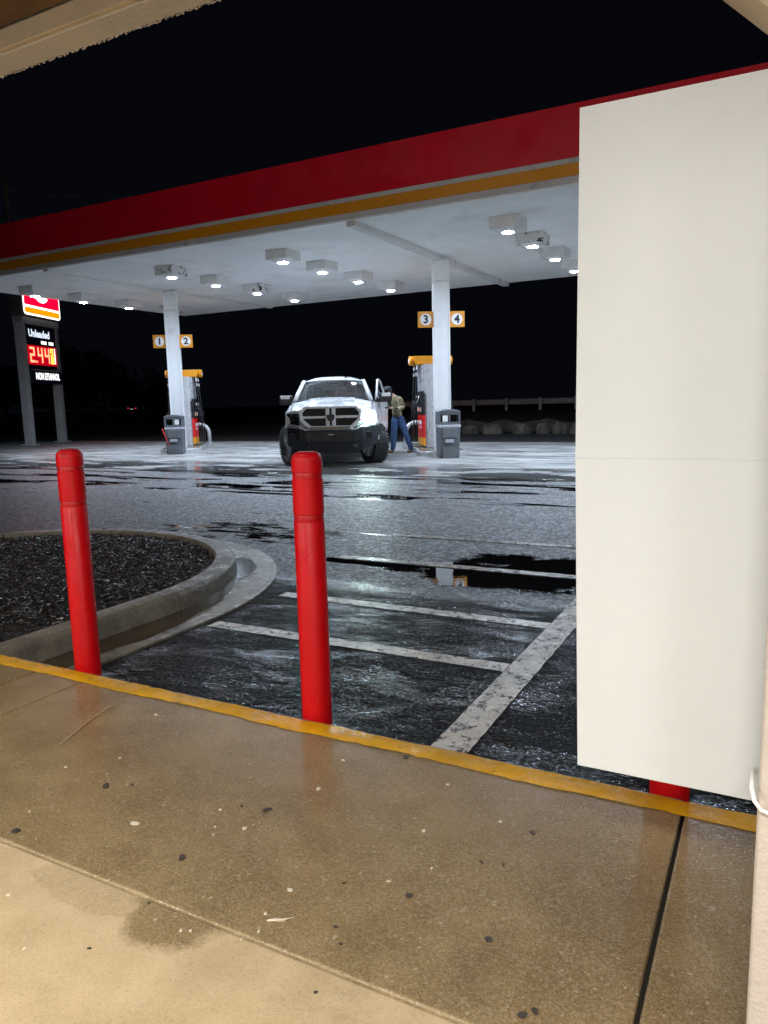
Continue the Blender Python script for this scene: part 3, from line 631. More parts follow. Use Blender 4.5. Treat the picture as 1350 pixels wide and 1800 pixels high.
# ------------------------------------------------------------------ background: guardrail, broken concrete, pole, trees, distant car
GY=39.5
g=tag(empty('guardrail',(-10,GY,.6)),'grey steel guardrail on the dark bank behind the pumps','guardrail')
prof=[(0,.0),(-.035,.02),(-.08,.05),(-.08,.09),(-.03,.13),(-.03,.18),(-.08,.22),(-.08,.26),(-.035,.29),(0,.31)]
m=MB(); vs=[];X=[ony(688,712,GY).x+10,18]
for x in X:
    for y,z in prof: vs.append((x,-y,z+.42))
k=len(prof); m.add(vs,[(i,i+1,k+i+1,k+i) for i in range(k-1)]); m.build('rail',MAT['galv'],g,solid=.006)
px=ony(835,720,GY).x+10
for i in range(-3,12):
    m=MB(); m.box(px+1.905*i-.075,px+1.905*i+.075,-.22,-.08,-.3,.78); m.build('post',MAT['galv'],g,bevel=.01)
def boulder(u0,u1,vtop,vbot,name_lbl):
    y=27.4; a=ony(u0,vbot,y); b=ony(u1,vbot,y); h=max(.25,ony((u0+u1)/2,vtop,y).z); w=(b.x-a.x)
    rnd=random.Random(int(u0)); m=MB(); n=12; vs=[]; lv=[(0,1.0),(.3,1.0),(.6,.95),(.85,.86),(1,.66)]
    ph=[rnd.uniform(.82,1.12) for _ in range(n)]
    for t,k in lv:
        for i in range(n):
            q=2*math.pi*i/n; r=ph[i]*k*rnd.uniform(.94,1.06)
            vs.append((w/2*r*math.cos(q),w*.38*r*math.sin(q),-.1+(h+.1)*t*rnd.uniform(.82,1.08)))
    fs=[(j*n+i,j*n+(i+1)%n,(j+1)*n+(i+1)%n,(j+1)*n+i) for j in range(4) for i in range(n)]+[tuple(range(4*n,5*n))]
    m.add(vs,fs); o=m.build('boulder',MAT['rock'],bevel=.03); o.location=((a.x+b.x)/2,y+w*.2,0); tag(o,name_lbl,'rock','broken concrete lumps along the bank')
for u0,u1,vt,vb,l in [(812,841,748,766,'leftmost dim lump of broken concrete beside the bin at column 3'),(843,880,746,766,'wide low lump of broken concrete, second from the bin'),
    (898,934,744,764,'broad flat-topped lump of broken concrete, third from the bin'),(942,964,744,763,'narrow lump of broken concrete, fourth from the bin'),(970,996,742,763,'peaked lump of broken concrete, fifth from the bin'),(1000,1030,743,763,'lump of broken concrete half hidden by the white panel')]:
    boulder(u0,u1,vt,vb,l)
wa=ony(806,764,28.6).x; wb=ony(1300,764,28.6).x
rnd=random.Random(11); m=MB(); tops=[]; N=46
for i in range(N+1):
    x=wa+(wb-wa)*i/N; z=.46+.05*math.sin(i*.9)+rnd.uniform(-.04,.04); tops.append((x,z))
m.prism([(wa,-.1)]+tops+[(wb,-.1)],28.5,28.9,'xz'); tag(m.build('low_wall',PM('dark_wall',(.045,.04,.033),.95,var=.5,vs=1.5,bump=.02,bs=6,dirt=(.13,.115,.09),dscale=1.1,dth=(.5,.7)),bevel=.02),'low rough dark wall behind the broken concrete, under the guardrail','wall')
up=tag(empty('utility_pole',(-40.6,30,0)),'tall dark utility pole with wires above the canopy at the far left','utility pole')
m=MB(); m.cyl((-.35,0,0),(.0,0,15.0),.19,.13,14); m.build('pole',MAT['wood'],up,smooth='auto')
for zz,dz in ((14.2,.0),(12.8,0)):
    m=MB(); m.tube([(.02,0,zz),(.30,-.0,zz+.02)],.03,8); m.cyl((.3,0,zz-.03),(.75,.1,zz-.38),.05,.03,8); m.build('insulator',MAT['galv'],up)
    m=MB(); m.tube([(.75+t*30,.1+8*t,zz-.38-.9*math.sin(math.pi*t)*1.0-t*.3) for t in [k/14 for k in range(15)]],.02,5); m.build('wire',MAT['wire'],up)
m=MB(); m.tube([(-8,0,12.9),(-4,0,12.75),(0,0,12.75)],.02,5); m.build('wire',MAT['wire'],up)
m=MB(); m.box(-1.4,-.2,-.06,.06,11.55,11.7); m.build('crossarm',MAT['wood'],up)
MAT['leaf']=PM('night_foliage',(.035,.045,.022),.8,var=.4,vs=2); 
def tree(x,y,h,r,lbl,seed):
    rnd=random.Random(seed); e=tag(empty('tree',(x,y,0)),lbl,'tree','dark trees beyond the road')
    m=MB(); m.tube([(0,0,-.1),(.1,0,h*.3),(-.05,.1,h*.6),(.05,0,h*.85)],[.28,.22,.15,.05],8)
    for k in range(6):
        a=rnd.uniform(0,6.3); z=h*rnd.uniform(.35,.65); m.tube([(0,0,z),(r*.4*math.cos(a),r*.4*math.sin(a),z+h*.12),(r*.75*math.cos(a),r*.75*math.sin(a),z+h*.2)],[.1,.07,.02],6)
    m.build('trunk',MAT['wood'],e)
    m=MB(); cl=[(rnd.gauss(0,r*.42),rnd.gauss(0,r*.42),h*rnd.uniform(.4,.95),r*rnd.uniform(.22,.42)) for _ in range(16)]
    for _ in range(2600):
        c=rnd.choice(cl); v=Vector((rnd.gauss(0,1),rnd.gauss(0,1),rnd.gauss(0,1))).normalized()*c[3]*rnd.uniform(.6,1.1); s=rnd.uniform(.1,.24)
        m.add([(-s,-s*.6,0),(s,-s*.6,0),(s*.7,s*.6,0),(-s*.7,s*.6,0)],[(0,1,2,3)],T(c[0]+v.x,c[1]+v.y,c[2]+v.z*.8,rnd.uniform(0,6),rnd.uniform(0,6),rnd.uniform(0,6)))
    m.build('crown',MAT['leaf'],e,fix=False)
for (u,y,h,r,l) in [(135,58,5.2,4.5,'low dark tree right of the price sign legs'),(183,60,8.2,4.0,'tallest dark tree silhouette left of pump 1'),(245,66,5.4,5.0,'low dark tree above the distant tail lights'),(8,55,6.5,5,'dark tree left of the price sign')]:
    p=ony(u,715,y); tree(p.x,p.y,h,r,l,int(u))
# distant car seen from behind
cp=ony(231,716,100); dirv=Vector((cp.x,cp.y,0)).normalized()
dc=tag(empty('distant_car',(cp.x,cp.y,.0),math.atan2(dirv.y,dirv.x)-math.pi/2),'distant dark car driving off, only its red tail lights showing','car')
m=MB(); m.prism([(-.0,.5),(-.05,1.05),(.5,1.12),(1.0,1.62),(2.6,1.66),(3.4,1.15),(4.5,1.0),(4.6,.5),(4.4,.3),(.1,.3)],-.92,.92,'yz'); m.build('body',MAT['black'],dc,bevel=.06)
for sx in (-1,1):
    m=MB(); m.box(min(sx*.55,sx*.98),max(sx*.55,sx*.98),-.09,-.05,1.36,1.50); m.build('tail_light',EM('tail_red',(1,.03,.04),3),dc)
    for yy in (.85,3.6):
        m=MB(); m.cyl((sx*.7,yy,.33),(sx*.93,yy,.33),.33,n=18); m.build('wheel',MAT['rubber'],dc)
m=MB(); m.box(-.26,.26,-.075,-.055,1.18,1.3); m.build('number_plate',EM('plate_light',(1,1,1),.35,(.6,.6,.6)),dc)

# ------------------------------------------------------------------ bollards
BY=2.295
for i,(bx,lbl) in enumerate([(-2.846,'red bollard at the corner of the planter, left end of the row'),(-1.548,'red bollard in the middle of the walk, in front of the pickup'),(-.243,'red bollard showing only its foot below the white panel')]):
    b=tag(empty('bollard',(bx,BY,0)),lbl,'bollard','red bollards along the kerb')
    zt=1.165; r=.0585; prof=[(r,-.02),(r,.80)]
    prof=[(r,-.02),(r,zt-.262),(r-.0005,zt-.261),(r+.0006,zt-.26),(r-.003,zt-.257),(r-.003,zt-.236),(r,zt-.233),(r,zt-.102),(r-.003,zt-.099),(r-.003,zt-.078),(r,zt-.075)]
    for k in range(0,10): t=math.pi/2*k/9; prof.append((r-.034+.034*math.cos(t),zt-.034+.034*math.sin(t)))
    prof.append((.001,zt+.001))
    m=MB(); m.lathe(prof,48); s=m.build('sleeve',MAT['red'],b,smooth='auto')
    for z0 in (zt-.2565,zt-.0985):
        m=MB(); m.lathe([(r-.0028,z0),(r-.0024,z0+.001),(r-.0024,z0+.0195),(r-.0028,z0+.0205)],48); m.build('band',MAT['reddk'],s,smooth='auto')
    rnd=random.Random(i); m=MB()
    for k in range(170):
        a=rnd.uniform(0,6.3); t=rnd.uniform(.1,1.5); rr=(r-.034+.034*math.cos(t)) if rnd.random()<.6 else rnd.uniform(0,r-.034); z=zt-.034+.034*math.sin(t)if rr>r-.034 else zt
        q=rnd.uniform(.0008,.0018); m.lathe([(q,-.0003),(q*.8,q*.5),(q*.1,q*.8)],6,T(rr*math.cos(a),rr*math.sin(a),z))
    m.build('rain_drops',MAT['screen'],b,smooth=True)['kind']='stuff'

# ------------------------------------------------------------------ store front behind and above the camera: pillar, brace, eave, panel, lights
pil=tag(empty('store_pillar',(.105,1.325,ZS)),'cream painted store pillar at the right edge with a diagonal brace','pillar')
m=MB(); m.box(-.1035,.12,-.07,.07,0,2.08); m.build('post',MAT['pillar'],pil,bevel=.008,seg=3)
m=MB(); m.box(-.1035,.12,-.078,-.0705,0,.14); m.build('base_board',MAT['pillar'],pil,bevel=.003)
x0=-.105; m=MB(); zb=1.85-ZS
m.prism([(x0,zb),(x0,zb+.24),(x0-.13,zb+.37),(x0-.37,zb+.37)],-.035,.066,'xz'); m.build('brace',MAT['cream'],pil,bevel=.004)
ev=tag(empty('store_eave',(-2,1.36,2.22)),'cream eave beam with ragged stucco drip edge at the top left','eave')
m=MB(); m.box(-6,8,-.043,.036,0,.38); m.build('beam',MAT['stucco'],ev,bevel=.004)
m=MB(); m.box(-6,8,-.058,-.0432,.002,.048); m.build('inner_trim',MAT['cream'],ev,bevel=.002)
rnd=random.Random(3); m=MB(); 
for k in range(900):
    x=-4+6*k/900+rnd.uniform(-.002,.002); s=rnd.uniform(.002,.0042); m.lathe([(s,-.001),(s*.9,-s*.5),(s*.4,-s)],6,T(x,.034+rnd.uniform(-.003,.004),.001))
m.build('drip_edge',MAT['stucco'],ev,fix=True)['kind']='stuff'
st=tag(empty('store_building',(0,-1.75,0)),'store front behind the viewer with lit windows and brown soffit','building')
m=MB()
for i in range(24): 
    a=-8+16*i/24; m.box(a+.002,a+16/24-.004,0,3.049,2.27,2.29)
m.build('soffit',MAT['brown'],st)
m=MB(); m.box(-8,8,-.2,3.09,2.6,2.75); m.build('roof',MAT['signdark'],st)
m=MB(); m.box(-8,8,-.25,-.1,ZS,2.62); m.build('wall',MAT['stucco'],st)
WIN=EM('lit_window',(.80,.86,1),.68)
for i in range(7):
    a=-7.6+2.2*i; m=MB(); m.box(a,a+2.0,-.09,-.06,.55,2.15); w=m.build('window',WIN,st)
    m=MB(); m.box(a-.05,a+2.05,-.058,-.02,.5,.55); m.box(a-.05,a+2.05,-.058,-.02,2.15,2.2); m.box(a-.05,a,-.058,-.02,.55,2.15); m.box(a+2,a+2.05,-.058,-.02,.55,2.15); m.build('frame',MAT['silver'],w)
for i,lx in enumerate((-5.2,-2.6,0.0,2.6)):
    f=tag(empty('soffit_light',(lx,-.8,2.268)),['leftmost','second','third','rightmost'][i]+' recessed warm soffit light over the store walk','light','soffit lights')
    m=MB(); m.box(-.62,.62,-.11,.11,-.02,.0); m.build('trim',MAT['white'],f,bevel=.004)
    m=MB(); m.box(-.58,.58,-.085,.085,-.026,-.021); m.build('diffuser',EM('warm_diffuser',(1,.95,.87),8),f)
    L=bpy.data.lights.new('tube','AREA'); L.shape='RECTANGLE'; L.size=1.15; L.size_y=.17; L.energy=90; L.color=(1,.95,.87)
    lo=bpy.data.objects.new('tube',L); COL.objects.link(lo); lo.parent=f; lo.location=(0,0,-.03)
m=MB(); m.box(-9,9,2.75,2.95,2.76,5.6); m.build('upper_wall',MAT['stucco'],st)
for i,lx in enumerate((-7.5,-2.5,2.5,7.5)):  # lamps added out of view to brighten the canopy fascia
    f=tag(empty('fascia_fill_light',(lx,1.2,4.6)),['leftmost','second','third','rightmost'][i]+' unseen fill light added above the eave to brighten the canopy fascia','light','added fascia fill lights')
    m=MB(); m.box(-.3,.3,0,.14,-.12,.16); m.build('housing',MAT['signdark'],f,bevel=.01)
    m=MB(); m.box(-.26,.26,.141,.15,-.1,.12); m.build('lens',EM('fascia_fill_lens',(1,.96,.9),8),f)
    L=bpy.data.lights.new('fascia_fill_lamp','AREA'); L.shape='RECTANGLE'; L.size=.5; L.size_y=.2; L.energy=76; L.color=(1,.95,.9)
    lo=bpy.data.objects.new('fascia_fill_lamp',L); COL.objects.link(lo); lo.parent=f; lo.location=(0,.16,.0); lo.rotation_euler=(R(90),0,0)
pn=tag(empty('white_panel',(-.09,1.41,1.2245)),'large blank white corrugated plastic panel fixed behind the store pillar','panel')
m=MB(); m.box(-.245,.24,-.005,.005,-.0002,.623); m.build('upper_sheet',MAT['panel'],pn)
m=MB(); m.box(-.232,.24,-.0090,.0045,-.616,.0006); m.v=[(x-(.012 if x<0 and z>-.3 else 0),y,z) for x,y,z in m.v]; m.build('lower_sheet',MAT['panel'],pn)
m=MB(); m.box(-.23,.24,.0052,.0082,-.03,.03); m.build('joining_strip',MAT['panel'],pn)
pts=[ony(u,v,y) for u,v,y in [(1326,1352,1.395),(1323,1362,1.30),(1321,1385,1.245),(1326,1408,1.238),(1338,1424,1.236),(1356,1432,1.236),(1400,1425,1.238)]]
m=MB(); m.tube(pts,.0035,8); tag(m.build('cord',MAT['white'],smooth=True),'thin white cord looping from the panel onto the pillar','cord')

# ------------------------------------------------------------------ pickup truck (local: x image-right, y to the rear, origin under the front axle)
MAT['paint']=PM('white_truck_paint',(.58,.59,.60),.28,var=.03,vs=2,coat=.7)
MAT['chrome']=PM('satin_chrome',(.74,.75,.76),.3,.1,var=.05,vs=5); MAT['bump']=PM('black_bumper_steel',(.010,.012,.016),.55,var=.3,vs=4)
MAT['tyre']=PM('tyre_rubber',(.022,.022,.024),.65,var=.25,vs=8); MAT['rim']=PM('black_rim',(.07,.07,.075),.3,.5,var=.2)
MAT['glass']=glass('windshield_glass',(.72,.8,.82),.15); MAT['seat']=PM('grey_seat',(.09,.09,.1),.8,var=.2,vs=8); MAT['signred']=PM('red_sign_reflection',(.45,.012,.02),.7,var=.15,vs=8)
MAT['headlamp']=EM('headlamp_beam',(.72,1,.98),110); MAT['headdark']=PM('dark_headlamp',(.012,.013,.016),.12,var=.2,vs=9,coat=.6); MAT['barlens']=PM('light_bar_lens',(.30,.22,.16),.25,var=.3,vs=30)
TK=tag(empty('pickup_truck',(-8.70,13.98,.012),R(29.5)),'lifted white pickup truck facing the viewer with one headlight lit and driver door open','pickup truck')
def tp(m,name,mat,parent=None,**k): return m.build(name,mat,parent or TK,**k)
def sm(t): t=min(1,max(0,t)); return t*t*(3-2*t)
# hood
def hood(u,v):
    x=-.90+1.80*u; y=-.80+1.52*v; ax=abs(x)/.90
    y2=y+ (.20*ax**2.5)*(1-v)                     # nose sweeps back to the sides
    z=1.235+.195*sm(v*1.05)**.8-.085*ax**2.6+ .028*sm((.62-abs(abs(x)-.0))/.14)*sm(v*3) -.05*(1-sm(v*7))
    return (x,y2,z)
m=MB(); m.grid(hood,36,20); tp(m,'hood',MAT['paint'],smooth=True,solid=.02,fix=False)
# front fenders with wheel arch
def fender(s):
    arch=[]
    for k in range(17): t=math.pi*k/16; arch.append((-.02-.50*math.cos(t),.46+.50*math.sin(t)))
    poly=[(-.66,.90),(-.66,1.05),(-.60,1.15),(-.45,1.18)]+[(y,1.18+.16*sm((y+.5)/1.2)) for y in (-.1,.3,.72)]+[(.76,1.33),(.76,.62),(.50,.60)]
    poly+=[p for p in arch[::-1] if p[1]>.62]+[(-.56,.64),(-.60,.86)]
    m=MB(); m.prism(poly,s*.86,s*.975,'yz'); return m
for s in (-1,1):
    fo=tp(fender(s),'fender',MAT['paint'],bevel=.035,seg=4,smooth='auto')
    m=MB(); P=[]
    for k in range(17):
        t=R(8)+R(164)*k/16; P.append((s*.97,-.02-.515*math.cos(t),.46+.515*math.sin(t)))
    m.tube(P,.045,8); m.build('flare',MAT['paint'],fo,smooth=True)
    m=MB(); m.box(min(s*.45,s*.9),max(s*.45,s*.9),-.55,.55,.55,1.12); m.build('wheel_well',MAT['blackm'],fo)
# nose panel around the lamps
def nose(u,v):
    x=-.955+1.91*u; ax=abs(x)/.955; return (x,-.80+.20*ax**2.5-.02*math.sin(math.pi*v),.80+.43*v-.06*ax**3*v)
m=MB(); m.grid(nose,30,8); tp(m,'nose_panel',MAT['paint'],smooth=True,solid=.03,fix=False)
# grille
def octo(hw,z0,z1,cb,ct): return [(-hw+cb*1.3,z0),(hw-cb*1.3,z0),(hw-.01,z0+cb*1.1),(hw,z1-ct),(hw-ct,z1),(-hw+ct,z1),(-hw,z1-ct),(-hw+.01,z0+cb*1.1)]
gr=empty('grille',(0,0,0)); gr.parent=TK
def ringxz(o,i,y0,y1):
    n=len(o); m=MB(); vs=[(x,y0,z) for x,z in o]+[(x,y0,z) for x,z in i]+[(x,y1,z) for x,z in o]+[(x,y1,z) for x,z in i]; fs=[]
    for k in range(n):
        j=(k+1)%n; fs+=[(k,j,n+j,n+k),(2*n+k,3*n+k,3*n+j,2*n+j),(k,2*n+k,2*n+j,j),(n+k,n+j,3*n+j,3*n+k)]
    m.add(vs,fs); return m
ringxz(octo(.655,.80,1.275,.16,.11),octo(.590,.862,1.225,.135,.085),-.93,-.80).build('surround',MAT['chrome'],gr,bevel=.012)
m=MB(); m.prism(octo(.62,.83,1.25,.15,.1),-.85,-.835,'xz'); m.build('mesh_backing',MAT['blackm'],gr)
for s in (-1,1):
    m=MB(); m.box(min(s*.02,s*.105),max(s*.02,s*.105),-.925,-.845,.86,1.228); m.build('vertical_bar',MAT['chrome'],gr,bevel=.012)
    m=MB(); m.box(min(s*.106,s*.60),max(s*.106,s*.60),-.915,-.845,1.018,1.072); m.build('cross_bar',MAT['chrome'],gr,bevel=.012)
    for zz in (.90,.935,.97,1.005,1.10,1.135,1.17,1.205):
        m=MB(); m.box(min(s*.11,s*.56),max(s*.11,s*.56),-.868,-.851,zz-.005,zz+.005); m.build('grille_slat',MAT['black'],gr)
m=MB(); m.prism([(-.075,1.10),(.075,1.10),(.085,1.04),(.055,.975),(0,.945),(-.055,.975),(-.085,1.04)],-.945,-.923,'xz'); m.build('emblem',MAT['black'],gr,bevel=.008)
# headlights
for s in (-1,1):
    hl=empty('headlight',(0,0,0)); hl.parent=TK
    m=MB(); m.prism([(s*.665,.885),(s*.93,.90),(s*.945,1.13),(s*.68,1.135)],-.75,-.60,'xz'); m.v=[(x,y+(.17 if abs(x)>.8 else .0)-.055*(1 if y<-.7 else 0),z) for x,y,z in m.v]; m.build('housing',MAT['headdark'] if s<0 else EM('headlamp_halo',(.45,.9,.95),1.3),hl,bevel=.012)  # lit side: housing itself glows teal-white, imitating the halo round the lamp
    if s>0:
        m=MB(); m.lathe([(.125,0),(.12,.02),(.08,.035),(.01,.042)],24,T(.785,-.80,1.01,R(90))); m.build('lit_lamp',MAT['headlamp'],hl,smooth=True)
        m=MB(); m.prism([(.69,.895),(.90,.905),(.90,.925),(.69,.915)],-.83,-.80,'xz'); m.build('marker_lens',MAT['white'],hl)
        L=bpy.data.lights.new('headlamp','SPOT'); L.energy=28; L.spot_size=R(70); L.spot_blend=.8; L.color=(.82,1,.97); L.shadow_soft_size=.08
        lo=bpy.data.objects.new('headlamp',L); COL.objects.link(lo); lo.parent=hl; lo.location=(.775,-.86,1.02); lo.rotation_euler=(R(84),0,R(180))
    else:
        for dx,dz in ((.05,.17),(.12,.1),(.17,.19)):
            m=MB(); m.lathe([(.034,0),(.03,.012),(.005,.016)],14,T(-.665-dx,-.808+.05*(dx>.1),.90+dz,R(90))); m.build('dead_lamp',MAT['headdark'],hl,smooth=True)
# steel bumper
def bpoly(x): return x
bp=empty('front_bumper',(0,0,0)); bp.parent=TK
m=MB(); sec=[(-1.02,-.50,.56,.86),(-.93,-.74,.44,.875),(-.66,-.95,.34,.855),(-.5,-1.0,.31,.785),(.5,-1.0,.31,.785),(.66,-.95,.34,.855),(.93,-.74,.44,.875),(1.02,-.50,.56,.86)]
vs=[];fs=[]
for x,y,z0,z1 in sec: vs+=[(x,y,z1-.03),(x*.995,y+.05,z1),(x*.97,y+.16,z1),(x*.97,y+.2,z0+.05),(x,y+.04,z0),(x,y-.015,(z0+z1)/2)]
for i in range(len(sec)-1):
    for j in range(6): fs.append((i*6+j,i*6+(j+1)%6,i*6+6+(j+1)%6,i*6+6+j))
fs+=[tuple(range(6)),tuple(range(42,48))]
m.add(vs,fs); m.build('shell',MAT['bump'],bp,bevel=.012)
m=MB(); m.tube([(-.66,-1.0,.86),(-.54,-1.035,.795),(.54,-1.035,.795),(.66,-1.0,.86)],.012,8); m.build('trim_rod',MAT['chrome'],bp,smooth=True)
m=MB(); m.box(-.44,.40,-1.075,-1.02,.795,.85); lb=m.build('light_bar',MAT['blackm'],bp,bevel=.006)
for k in range(14):
    m=MB(); x=-.425+.0585*k; m.box(x,x+.05,-1.082,-1.0755,.803,.842); m.build('light_cell',MAT['barlens'],lb)
m=MB(); m.box(-.06,.06,-1.025,-1.012,.675,.695); m.build('badge_plate',MAT['galv'],bp)
for s in (-1,1):
    m=MB(); m.tube([(s*.47,-1.03,.47),(s*.47,-1.09,.45),(s*.50,-1.11,.41),(s*.53,-1.09,.45),(s*.53,-1.03,.47)],.014,8); m.build('tow_shackle',MAT['bump'],bp,smooth=True)
    m=MB(); m.box(min(s*.72,s*.86),max(s*.72,s*.86),-.90,-.80,.60,.72); m.build('fog_recess',MAT['blackm'],bp,bevel=.01)
# cab lower body
m=MB(); m.box(-.97,-.90,.775,3.25,.62,1.36); sd=tp(m,'cab_side',MAT['paint'],bevel=.03,seg=3)
m=MB(); m.box(-.978,-.968,1.86,1.868,.66,1.34); m.build('door_gap',MAT['blackm'],sd)
for yy in (1.68,2.72):
    m=MB(); m.box(-1.0,-.972,yy,yy+.2,1.18,1.215); m.build('door_handle',MAT['black'],sd,bevel=.008)
m=MB(); m.box(.90,.97,1.92,3.25,.62,1.36); tp(m,'cab_side',MAT['paint'],bevel=.03,seg=3)
m=MB(); m.box(.86,.96,.775,1.92,.55,.66); m.box(-.95,-.86,.775,3.2,.52,.615); tp(m,'rocker_panel',MAT['blackm'],bevel=.02)
m=MB(); m.box(-.9,.9,.7,3.25,.55,.62); tp(m,'floor_pan',MAT['blackm'])
m=MB(); m.box(-.9,.9,.66,.74,.62,1.36); tp(m,'firewall',MAT['blackm'])
# pillars and roof
def bar(pts,r,n=8): mm_=MB(); mm_.tube(pts,r,n); return mm_
for s in (-1,1):
    tp(bar([(s*.86,.60,1.40),(s*.80,.98,1.60),(s*.715,1.42,1.84),(s*.67,1.62,1.845)],[.055,.05,.046,.04]),'a_pillar',MAT['paint'],smooth=True)
    tp(bar([(s*.90,3.18,1.36),(s*.84,3.12,1.6),(s*.69,2.98,1.88)],.06),'c_pillar',MAT['paint'],smooth=True)
    tp(bar([(s*.92,2.0,1.36),(s*.84,2.02,1.6),(s*.71,2.04,1.88)],.045),'b_pillar',MAT['black'],smooth=True)
    tp(bar([(s*.70,1.5,1.835),(s*.71,2.1,1.85),(s*.69,3.0,1.83)],.04),'roof_rail',MAT['paint'],smooth=True)
def roof(u,v):
    x=-.72+1.44*u; y=1.42+1.62*v; ax=abs(x)/.72
    return (x,y,1.855+.085*sm(v*3.5)**.6*(1-ax**3.2)-.02*ax**4+(.0 if v<.85 else -.05*((v-.85)/.15)**2)+.02*(1-ax**2))
m=MB(); m.grid(roof,20,16); rf=tp(m,'roof',MAT['paint'],smooth=True,solid=.025,fix=False)
m=MB(); m.box(.26,.32,1.44,1.47,1.925,1.945); m.build('clearance_light',MAT['black'],rf)
def wsh(u,v):
    hw=.825-.125*v; x=(-1+2*u)*hw; ax=abs(x)/hw
    return (x,.60+.84*v+.10*ax*ax-.02*math.sin(math.pi*v),1.405+.455*v)
m=MB(); m.grid(wsh,18,8); ws=tp(m,'windshield',MAT['glass'],smooth=True,fix=False)
for a,b in ((-.62,-.05),(.02,.55)):
    m=MB(); m.tube([(a,.575,1.425),((a+b)/2,.60,1.435),(b,.64,1.455)],.009,6); m.build('wiper',MAT['black'],ws,smooth=True)
m=MB(); m.box(-.1,.1,1.3,1.34,1.74,1.81); m.build('rear_view_mirror',MAT['black'],ws,bevel=.01)
m=MB(); m.box(-.83,.83,.56,.66,1.385,1.41); tp(m,'cowl',MAT['black'],bevel=.01)
m=MB(); m.add([(-.905,1.0,1.37),(-.905,3.1,1.37),(-.73,2.96,1.86),(-.73,1.55,1.85)],[(0,1,2,3)]); m.add([(.905,2.06,1.37),(.905,3.1,1.37),(.73,2.96,1.86),(.73,2.06,1.86)],[(0,1,2,3)]); m.add([(-.82,3.17,1.37),(.82,3.17,1.37),(.68,3.0,1.86),(-.68,3.0,1.86)],[(0,1,2,3)])
tp(m,'side_glass',MAT['glass'],fix=False)
# interior
m=MB(); m.box(-.84,.84,.62,1.0,1.1,1.385); tp(m,'dashboard',MAT['blackm'],bevel=.05,seg=3)
m=MB(); m.tube([(.4+.17*math.cos(t),1.08+.05*math.sin(t),1.36+.15*math.sin(t)) for t in [2*math.pi*k/20 for k in range(20)]],.014,6,closed=True); tp(m,'steering_wheel',MAT['black'],smooth=True)
for s in (-1,1):
    se=empty('seat',(s*.42,1.85,0)); se.parent=TK
    m=MB(); m.box(-.25,.25,-.3,.25,.78,1.0); m.build('cushion',MAT['seat'],se,bevel=.05)
    m=MB(); m.box(-.25,.25,.18,.32,.95,1.56); m.build('backrest',MAT['seat'],se,bevel=.06,seg=3)
    m=MB(); m.box(-.13,.13,.20,.30,1.58,1.76); m.build('headrest',MAT['seat'],se,bevel=.04,seg=3)
m=MB(); m.box(-.78,.78,2.78,2.95,.9,1.6); rs=tp(m,'rear_seat',MAT['seat'],bevel=.05)
m=MB(); m.box(-.26,.0,2.70,2.77,1.44,1.66); m.box(.05,.46,2.70,2.77,1.5,1.7); m.build('red_sign_reflection',MAT['signred'],rs,bevel=.02)  # red slabs stand in for a red sign reflected in the windshield
# bed, tailgate
for s in (-1,1):
    m=MB(); m.prism([(3.3,.66),(3.3,1.36),(5.05,1.36),(5.05,.72),(4.55,.66)]+[(4.05-.48*math.cos(math.pi*k/12)*-1,.5+.48*math.sin(math.pi*k/12)) for k in range(1,12)]+[(3.55,.66)],s*.86,s*.97,'yz'); tp(m,'bed_side',MAT['paint'],bevel=.02)
m=MB(); m.box(-.86,.86,3.3,3.36,.7,1.36); m.box(-.86,.86,4.98,5.04,.7,1.36); m.box(-.86,.86,3.37,4.97,.7,.76); tp(m,'bed_walls',MAT['paint'])
m=MB(); m.box(-.45,-.35,-.7,4.9,.42,.54); m.box(.35,.45,-.7,4.9,.42,.54); tp(m,'chassis_rail',MAT['blackm'])
m=MB(); m.cyl((-.8,0,.42),(.8,0,.42),.05,n=12); m.lathe([(.02,-.1),(.12,-.07),(.14,0),(.12,.07),(.02,.1)],16,T(.2,0,.42,R(90))); tp(m,'front_axle',MAT['blackm'],smooth='auto')
for s in (-1,1):
    m=MB(); m.cyl((s*.60,-.2,.42),(s*.56,-.16,.92),.032,n=12); m.cyl((s*.61,-.2,.38),(s*.59,-.19,.62),.045,n=12); tp(m,'shock_absorber',MAT['galv'],smooth='auto')
m=MB(); m.tube([(-.75,-.22,.40),(.75,-.22,.43)],.022,8); m.box(.33,.53,-.42,-.3,.42,.46); m.box(.36,.56,-.42,-.3,.5,.53); tp(m,'steering_link',MAT['galv'])
